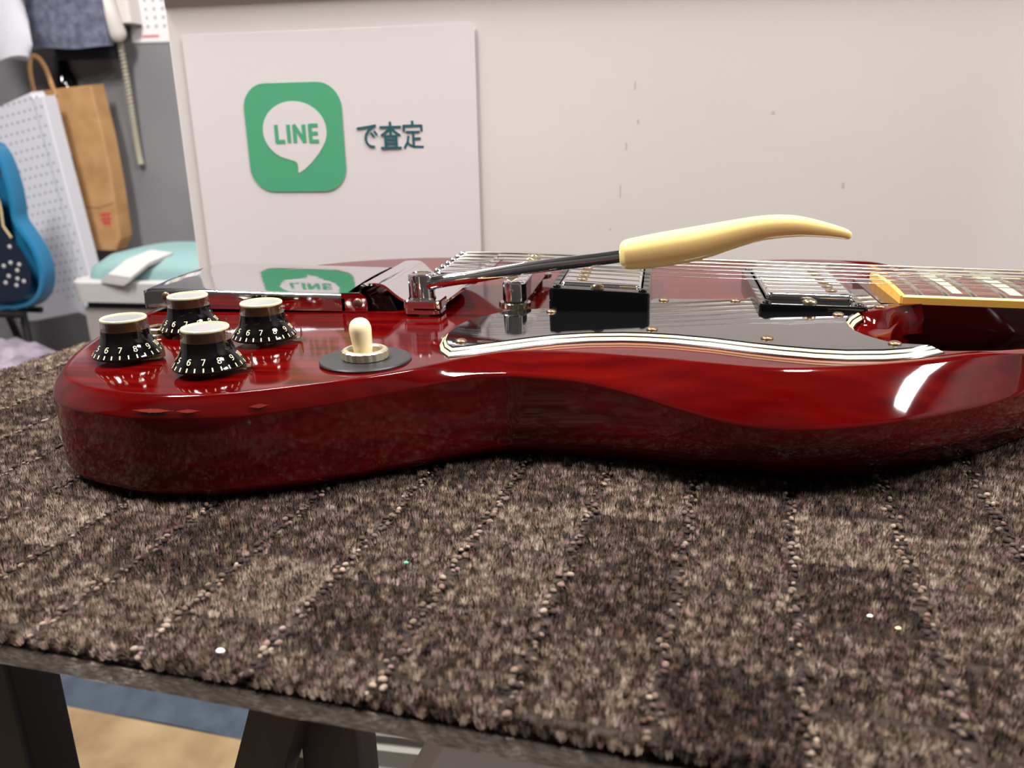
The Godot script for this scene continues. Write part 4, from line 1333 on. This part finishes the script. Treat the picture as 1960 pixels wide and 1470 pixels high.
	tag(bk, "small glossy black bottle top showing behind the dotted bag", "bottle")
	var bg := Geo.new()
	bg.lathe([Vector2(40, 60), Vector2(40, 180), Vector2(34, 215), Vector2(20, 240), Vector2(16, 270), Vector2(14, 276)], 24, Transform3D(Basis(), Vector3(-1556, 0, -1790)))
	put("glass", bg, M.black_plastic, bk, 40.0)
	# blue guitar leaning at the left edge
	var bl := node("blue_guitar")
	tag(bl, "metallic blue electric guitar with dark pickguard at the left edge", "guitar")
	var ol := [[-1425, 30], [-1413, -30], [-1412, -80], [-1414, -113], [-1398, -143], [-1380, -178], [-1370, -215], [-1371, -250], [-1385, -288], [-1412, -314], [-1450, -328], [-1520, -332], [-1600, -318], [-1650, -280], [-1668, -230], [-1655, -170], [-1630, -120], [-1628, -60], [-1645, 10], [-1640, 60], [-1590, 70], [-1540, 10], [-1480, 20], [-1450, 60]]
	var poly := v2(smooth_closed(ol, 3))
	var s := Geo.new()
	s.stack([grow(poly, -5), poly, poly, grow(poly, -4), grow(poly, -12)], [0.0, 5.0, 36.0, 43.0, 45.0])
	s.move(Transform3D(Basis(Vector3.RIGHT, Vector3.BACK, Vector3.UP), Vector3(0, 0, -1395)))
	s.s0 = 0; s.done()
	put("body", s, M.blue_lacquer, bl, 40.0)
	var pgp := v2(smooth_closed([[-1452, -30], [-1449, -90], [-1452, -128], [-1432, -160], [-1412, -196], [-1402, -232], [-1410, -272], [-1440, -300], [-1500, -310], [-1580, -300], [-1610, -220], [-1590, -120], [-1590, -40], [-1520, -20]], 3))
	var ps := flat(pgp, -1350.0, 2.4)
	put("pickguard", ps, M.navy_guard, bl, 30.0)
	var edge := Geo.new()
	stroke(edge, [[-1451, -30], [-1448, -90], [-1451, -128], [-1436, -154]], 4.0, -1349.0, 1.8)
	put("guard_edge", edge, M.cream_ply, bl)
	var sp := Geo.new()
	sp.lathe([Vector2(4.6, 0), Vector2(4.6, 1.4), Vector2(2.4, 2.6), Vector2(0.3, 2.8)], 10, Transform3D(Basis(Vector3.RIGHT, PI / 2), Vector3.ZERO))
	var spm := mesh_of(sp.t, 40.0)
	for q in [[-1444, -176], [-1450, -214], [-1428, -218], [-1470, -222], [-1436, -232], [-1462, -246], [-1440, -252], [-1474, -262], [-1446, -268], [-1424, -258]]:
		again("glint_dot", spm, M.glint_silver, bl, Transform3D(Basis(), Vector3(q[0], q[1], -1347.6) * MM))  # pale dots paint the glints of screws and knobs
	# stand under the blue guitar
	var gs := node("guitar_stand")
	tag(gs, "black folding stand holding the blue guitar off the floor", "stand")
	for q in [[-1420.0, -1320.0], [-1600.0, -1320.0], [-1510.0, -1480.0]]:
		var l := Geo.new()
		l.tube([Vector3(q[0], -719, q[1]), Vector3((q[0] - 1510) / 2, -334, -1372)], [9.0, 9.0], 10)
		put("leg", l, M.black_paint, gs, 50.0)
	var yoke := Geo.new()
	yoke.tube([Vector3(-1440, -340, -1345), Vector3(-1580, -338, -1345)], [8.0, 8.0], 10)
	yoke.tube([Vector3(-1440, -340, -1405), Vector3(-1580, -338, -1405)], [8.0, 8.0], 10)
	put("yoke", yoke, M.black_paint, gs, 50.0)
	# teal topped box
	var tb2 := node("teal_lidded_box")
	tag(tb2, "white plastic box with pale teal rounded lid beside the panel", "box")
	var bx := Geo.new()
	bx.stack([rrect(420, 240, 26, 5, Vector2(-738, -1010)), rrect(424, 244, 26, 5, Vector2(-738, -1010)), rrect(418, 238, 26, 5, Vector2(-738, -1010))], [-204, -170, -166])
	put("tray", bx, M.white_plastic, tb2, 35.0)
	var lid := Geo.new()
	lid.stack([rrect(396, 214, 40, 6, Vector2(-736, -1010)), rrect(390, 208, 44, 6, Vector2(-735, -1010)), rrect(350, 172, 44, 6, Vector2(-730, -1010)), rrect(270, 110, 40, 6, Vector2(-728, -1010))], [-166, -148, -130, -122])
	put("lid", lid, M.teal_plastic, tb2, 50.0)
	var strap := Geo.new()
	var sr := []
	for q in [[-866.0, -168.0, -886.0], [-850.0, -160.0, -884.0], [-826.0, -138.0, -905.0], [-800.0, -126.0, -940.0]]:
		sr.append(PackedVector3Array([Vector3(q[0] - 16, q[1], q[2]), Vector3(q[0] + 30, q[1] - 4, q[2] + 6), Vector3(q[0] + 32, q[1] + 3, q[2] + 6), Vector3(q[0] - 14, q[1] + 7, q[2])]))
	strap.loft(sr)
	put("flap", strap, M.white_plastic, tb2, 40.0)
	var bs := node("grey_cabinet")
	tag(bs, "low grey cabinet under the teal lidded box", "cabinet")
	var cs := Geo.new()
	cs.stack([rrect(400, 230, 6, 2, Vector2(-735, -1015)), rrect(400, 230, 6, 2, Vector2(-735, -1015))], [-719.5, -216])
	put("carcass", cs, M.grey_metal, bs, 30.0)
	var ct := Geo.new()
	ct.stack([rrect(392, 222, 6, 2, Vector2(-735, -1015)), rrect(392, 222, 6, 2, Vector2(-735, -1015))], [-216, -204])
	put("plinth", ct, M.dark_cloth, bs, 30.0)
	# blanket-covered heap
	var bh := node("grey_blanket")
	tag(bh, "mottled purple grey blanket heaped low behind the table's left corner", "blanket")
	var hg := Geo.new()
	var hr := []
	var fn := FastNoiseLite.new()
	fn.seed = 31; fn.frequency = 0.012
	for i in 25:
		var f := i / 24.0
		var ring := PackedVector3Array()
		var x := lerpf(-1420, -960, f)
		ring.append(Vector3(x, -719.5, -680))
		for k in 17:
			var q := k / 16.0
			var z := lerpf(-680, -1000, q)
			var y := -268 - 50.0 * pow(absf(q - 0.55) * 2.0, 3.0) - 70.0 * pow(f, 3.0) + 30.0 * fn.get_noise_2d(x, z)
			if k == 0: y = -420 + 20.0 * fn.get_noise_2d(x, 0)
			ring.append(Vector3(x, y, z))
		ring.append(Vector3(x, -719.5, -1000))
		hr.append(ring)
	hg.loft(hr)
	put("cloth", hg, M.grey_blanket, bh, 60.0)

func build_underneath() -> void:
	var rug := node("tan_rug")
	tag(rug, "tan rug on the floor seen beneath the table between the legs", "rug")
	var s := Geo.new()
	s.stack([rrect(1000, 1200, 20, 3, Vector2(-830, 100)), rrect(990, 1190, 20, 3, Vector2(-830, 100))], [-720, -708])
	for i in s.t.size(): s.t[i] = Basis(Vector3.UP, -0.10) * s.t[i]
	put("rug_pile", s, M.tan_rug, rug, 30.0)
	var bm := node("blue_floor_cloth")
	tag(bm, "dusty blue cloth lying on the floor behind the tan rug", "cloth")
	var q := Geo.new()
	var rings := []
	for i in 20:
		var f := i / 19.0
		var ring := PackedVector3Array()
		var x := lerpf(-1250, -310, f)
		var zf := -470.0 - 0.0 + (x + 600.0) * 0.095
		for k in 5: ring.append(Vector3(x, -706 + 6.0 * sin(f * 20.0 + k) * (0.3 if k == 0 else 1.0) + (8.0 if k > 0 else 0.0), zf - k * 50.0))
		for k in range(4, -1, -1): ring.append(Vector3(x, -718, zf - k * 50.0))
		rings.append(ring)
	q.loft(rings)
	put("fabric", q, M.blue_mat, bm, 60.0)
	var wb := node("white_storage_box")
	tag(wb, "plain white box with sloping shoulders under the front of the table", "box")
	var b := Geo.new()
	var rings2 := []
	for w in [[-42.0, 400.0, -719.5], [-43.0, 401.0, -186.0], [-42.0, 400.0, -182.0], [20.6, 320.0, -57.0], [22.0, 318.0, -55.5]]:
		var e := 1.5 if w[2] > -56.0 else 0.0
		rings2.append(PackedVector3Array([Vector3(w[0], w[2], 196 + e), Vector3(w[1], w[2], 226 + e), Vector3(w[1], w[2], 268 - e), Vector3(w[0], w[2], 238 - e)]))
	b.loft(rings2)
	put("carton", b, M.white_box, wb, 30.0)
	# lint on the carpet
	rng.seed = 12
	var labels := ["white lint ball near the carpet's front edge at left", "white fluff speck on the carpet at far right", "pale yellow crumb on the carpet beside the white fluff", "tiny green thread bit on the carpet left of centre"]
	var at := [tp(-37.0, -37.6, 6.0), tp(116.0, -35.9, 57.0), tp(122.0, -35.9, 53.0), tp(-8.0, -35.8, 54.0)]
	for i in 4:
		var l := Geo.new()
		var rr := 0.5 if i != 0 else 0.8
		l.lathe([Vector2(0.1, -rr * 0.8), Vector2(rr * 0.8, -rr * 0.4), Vector2(rr, 0), Vector2(rr * 0.7, rr * 0.6), Vector2(0.1, rr * 0.8)], 8, Transform3D(Basis.from_scale(Vector3(1.5, 0.8, 1)), at[i]))
		var o := put("lint_speck", l, M.lint if i < 2 else (M.cream_ply if i == 2 else M.logo_green), self, 60.0)
		tag(o, labels[i], "lint")

func _taper(r: Array, sub: int) -> Array:
	var out := []
	for i in r.size() - 1:
		for k in sub: out.append(lerpf(r[i], r[i + 1], float(k) / sub))
	out.append(r[r.size() - 1])
	return out

func _ready() -> void:
	# camera
	var cam := Camera3D.new()
	cam.name = "camera"
	add_child(cam)
	cam.transform = Transform3D(Basis(Vector3.UP, 0.1784) * Basis(Vector3.RIGHT, -0.3040) * Basis(Vector3.BACK, -0.0205), Vector3(66.5, 84.5, 403.35) * MM)
	var lens := CameraAttributesPhysical.new()
	lens.frustum_focal_length = 26.246
	lens.frustum_focus_distance = 0.325
	lens.frustum_near = 0.01
	lens.frustum_far = 20.0
	lens.exposure_aperture = 15.0
	cam.attributes = lens
	cam.current = true
	# environment: a closed room, lit by its lamps
	var we := WorldEnvironment.new()
	we.name = "environment"
	var e := Environment.new()
	e.background_mode = Environment.BG_COLOR
	e.background_color = Color(0, 0, 0)
	e.tonemap_mode = Environment.TONE_MAPPER_LINEAR
	e.tonemap_exposure = 1.0
	e.sdfgi_enabled = true; e.ssao_enabled = true; e.ssil_enabled = true
	we.environment = e
	add_child(we)
	materials()
	build_lamps()
	build_room()
	build_board()
	build_table()
	build_carpet()
	build_guitar()
	build_background()
	build_underneath()
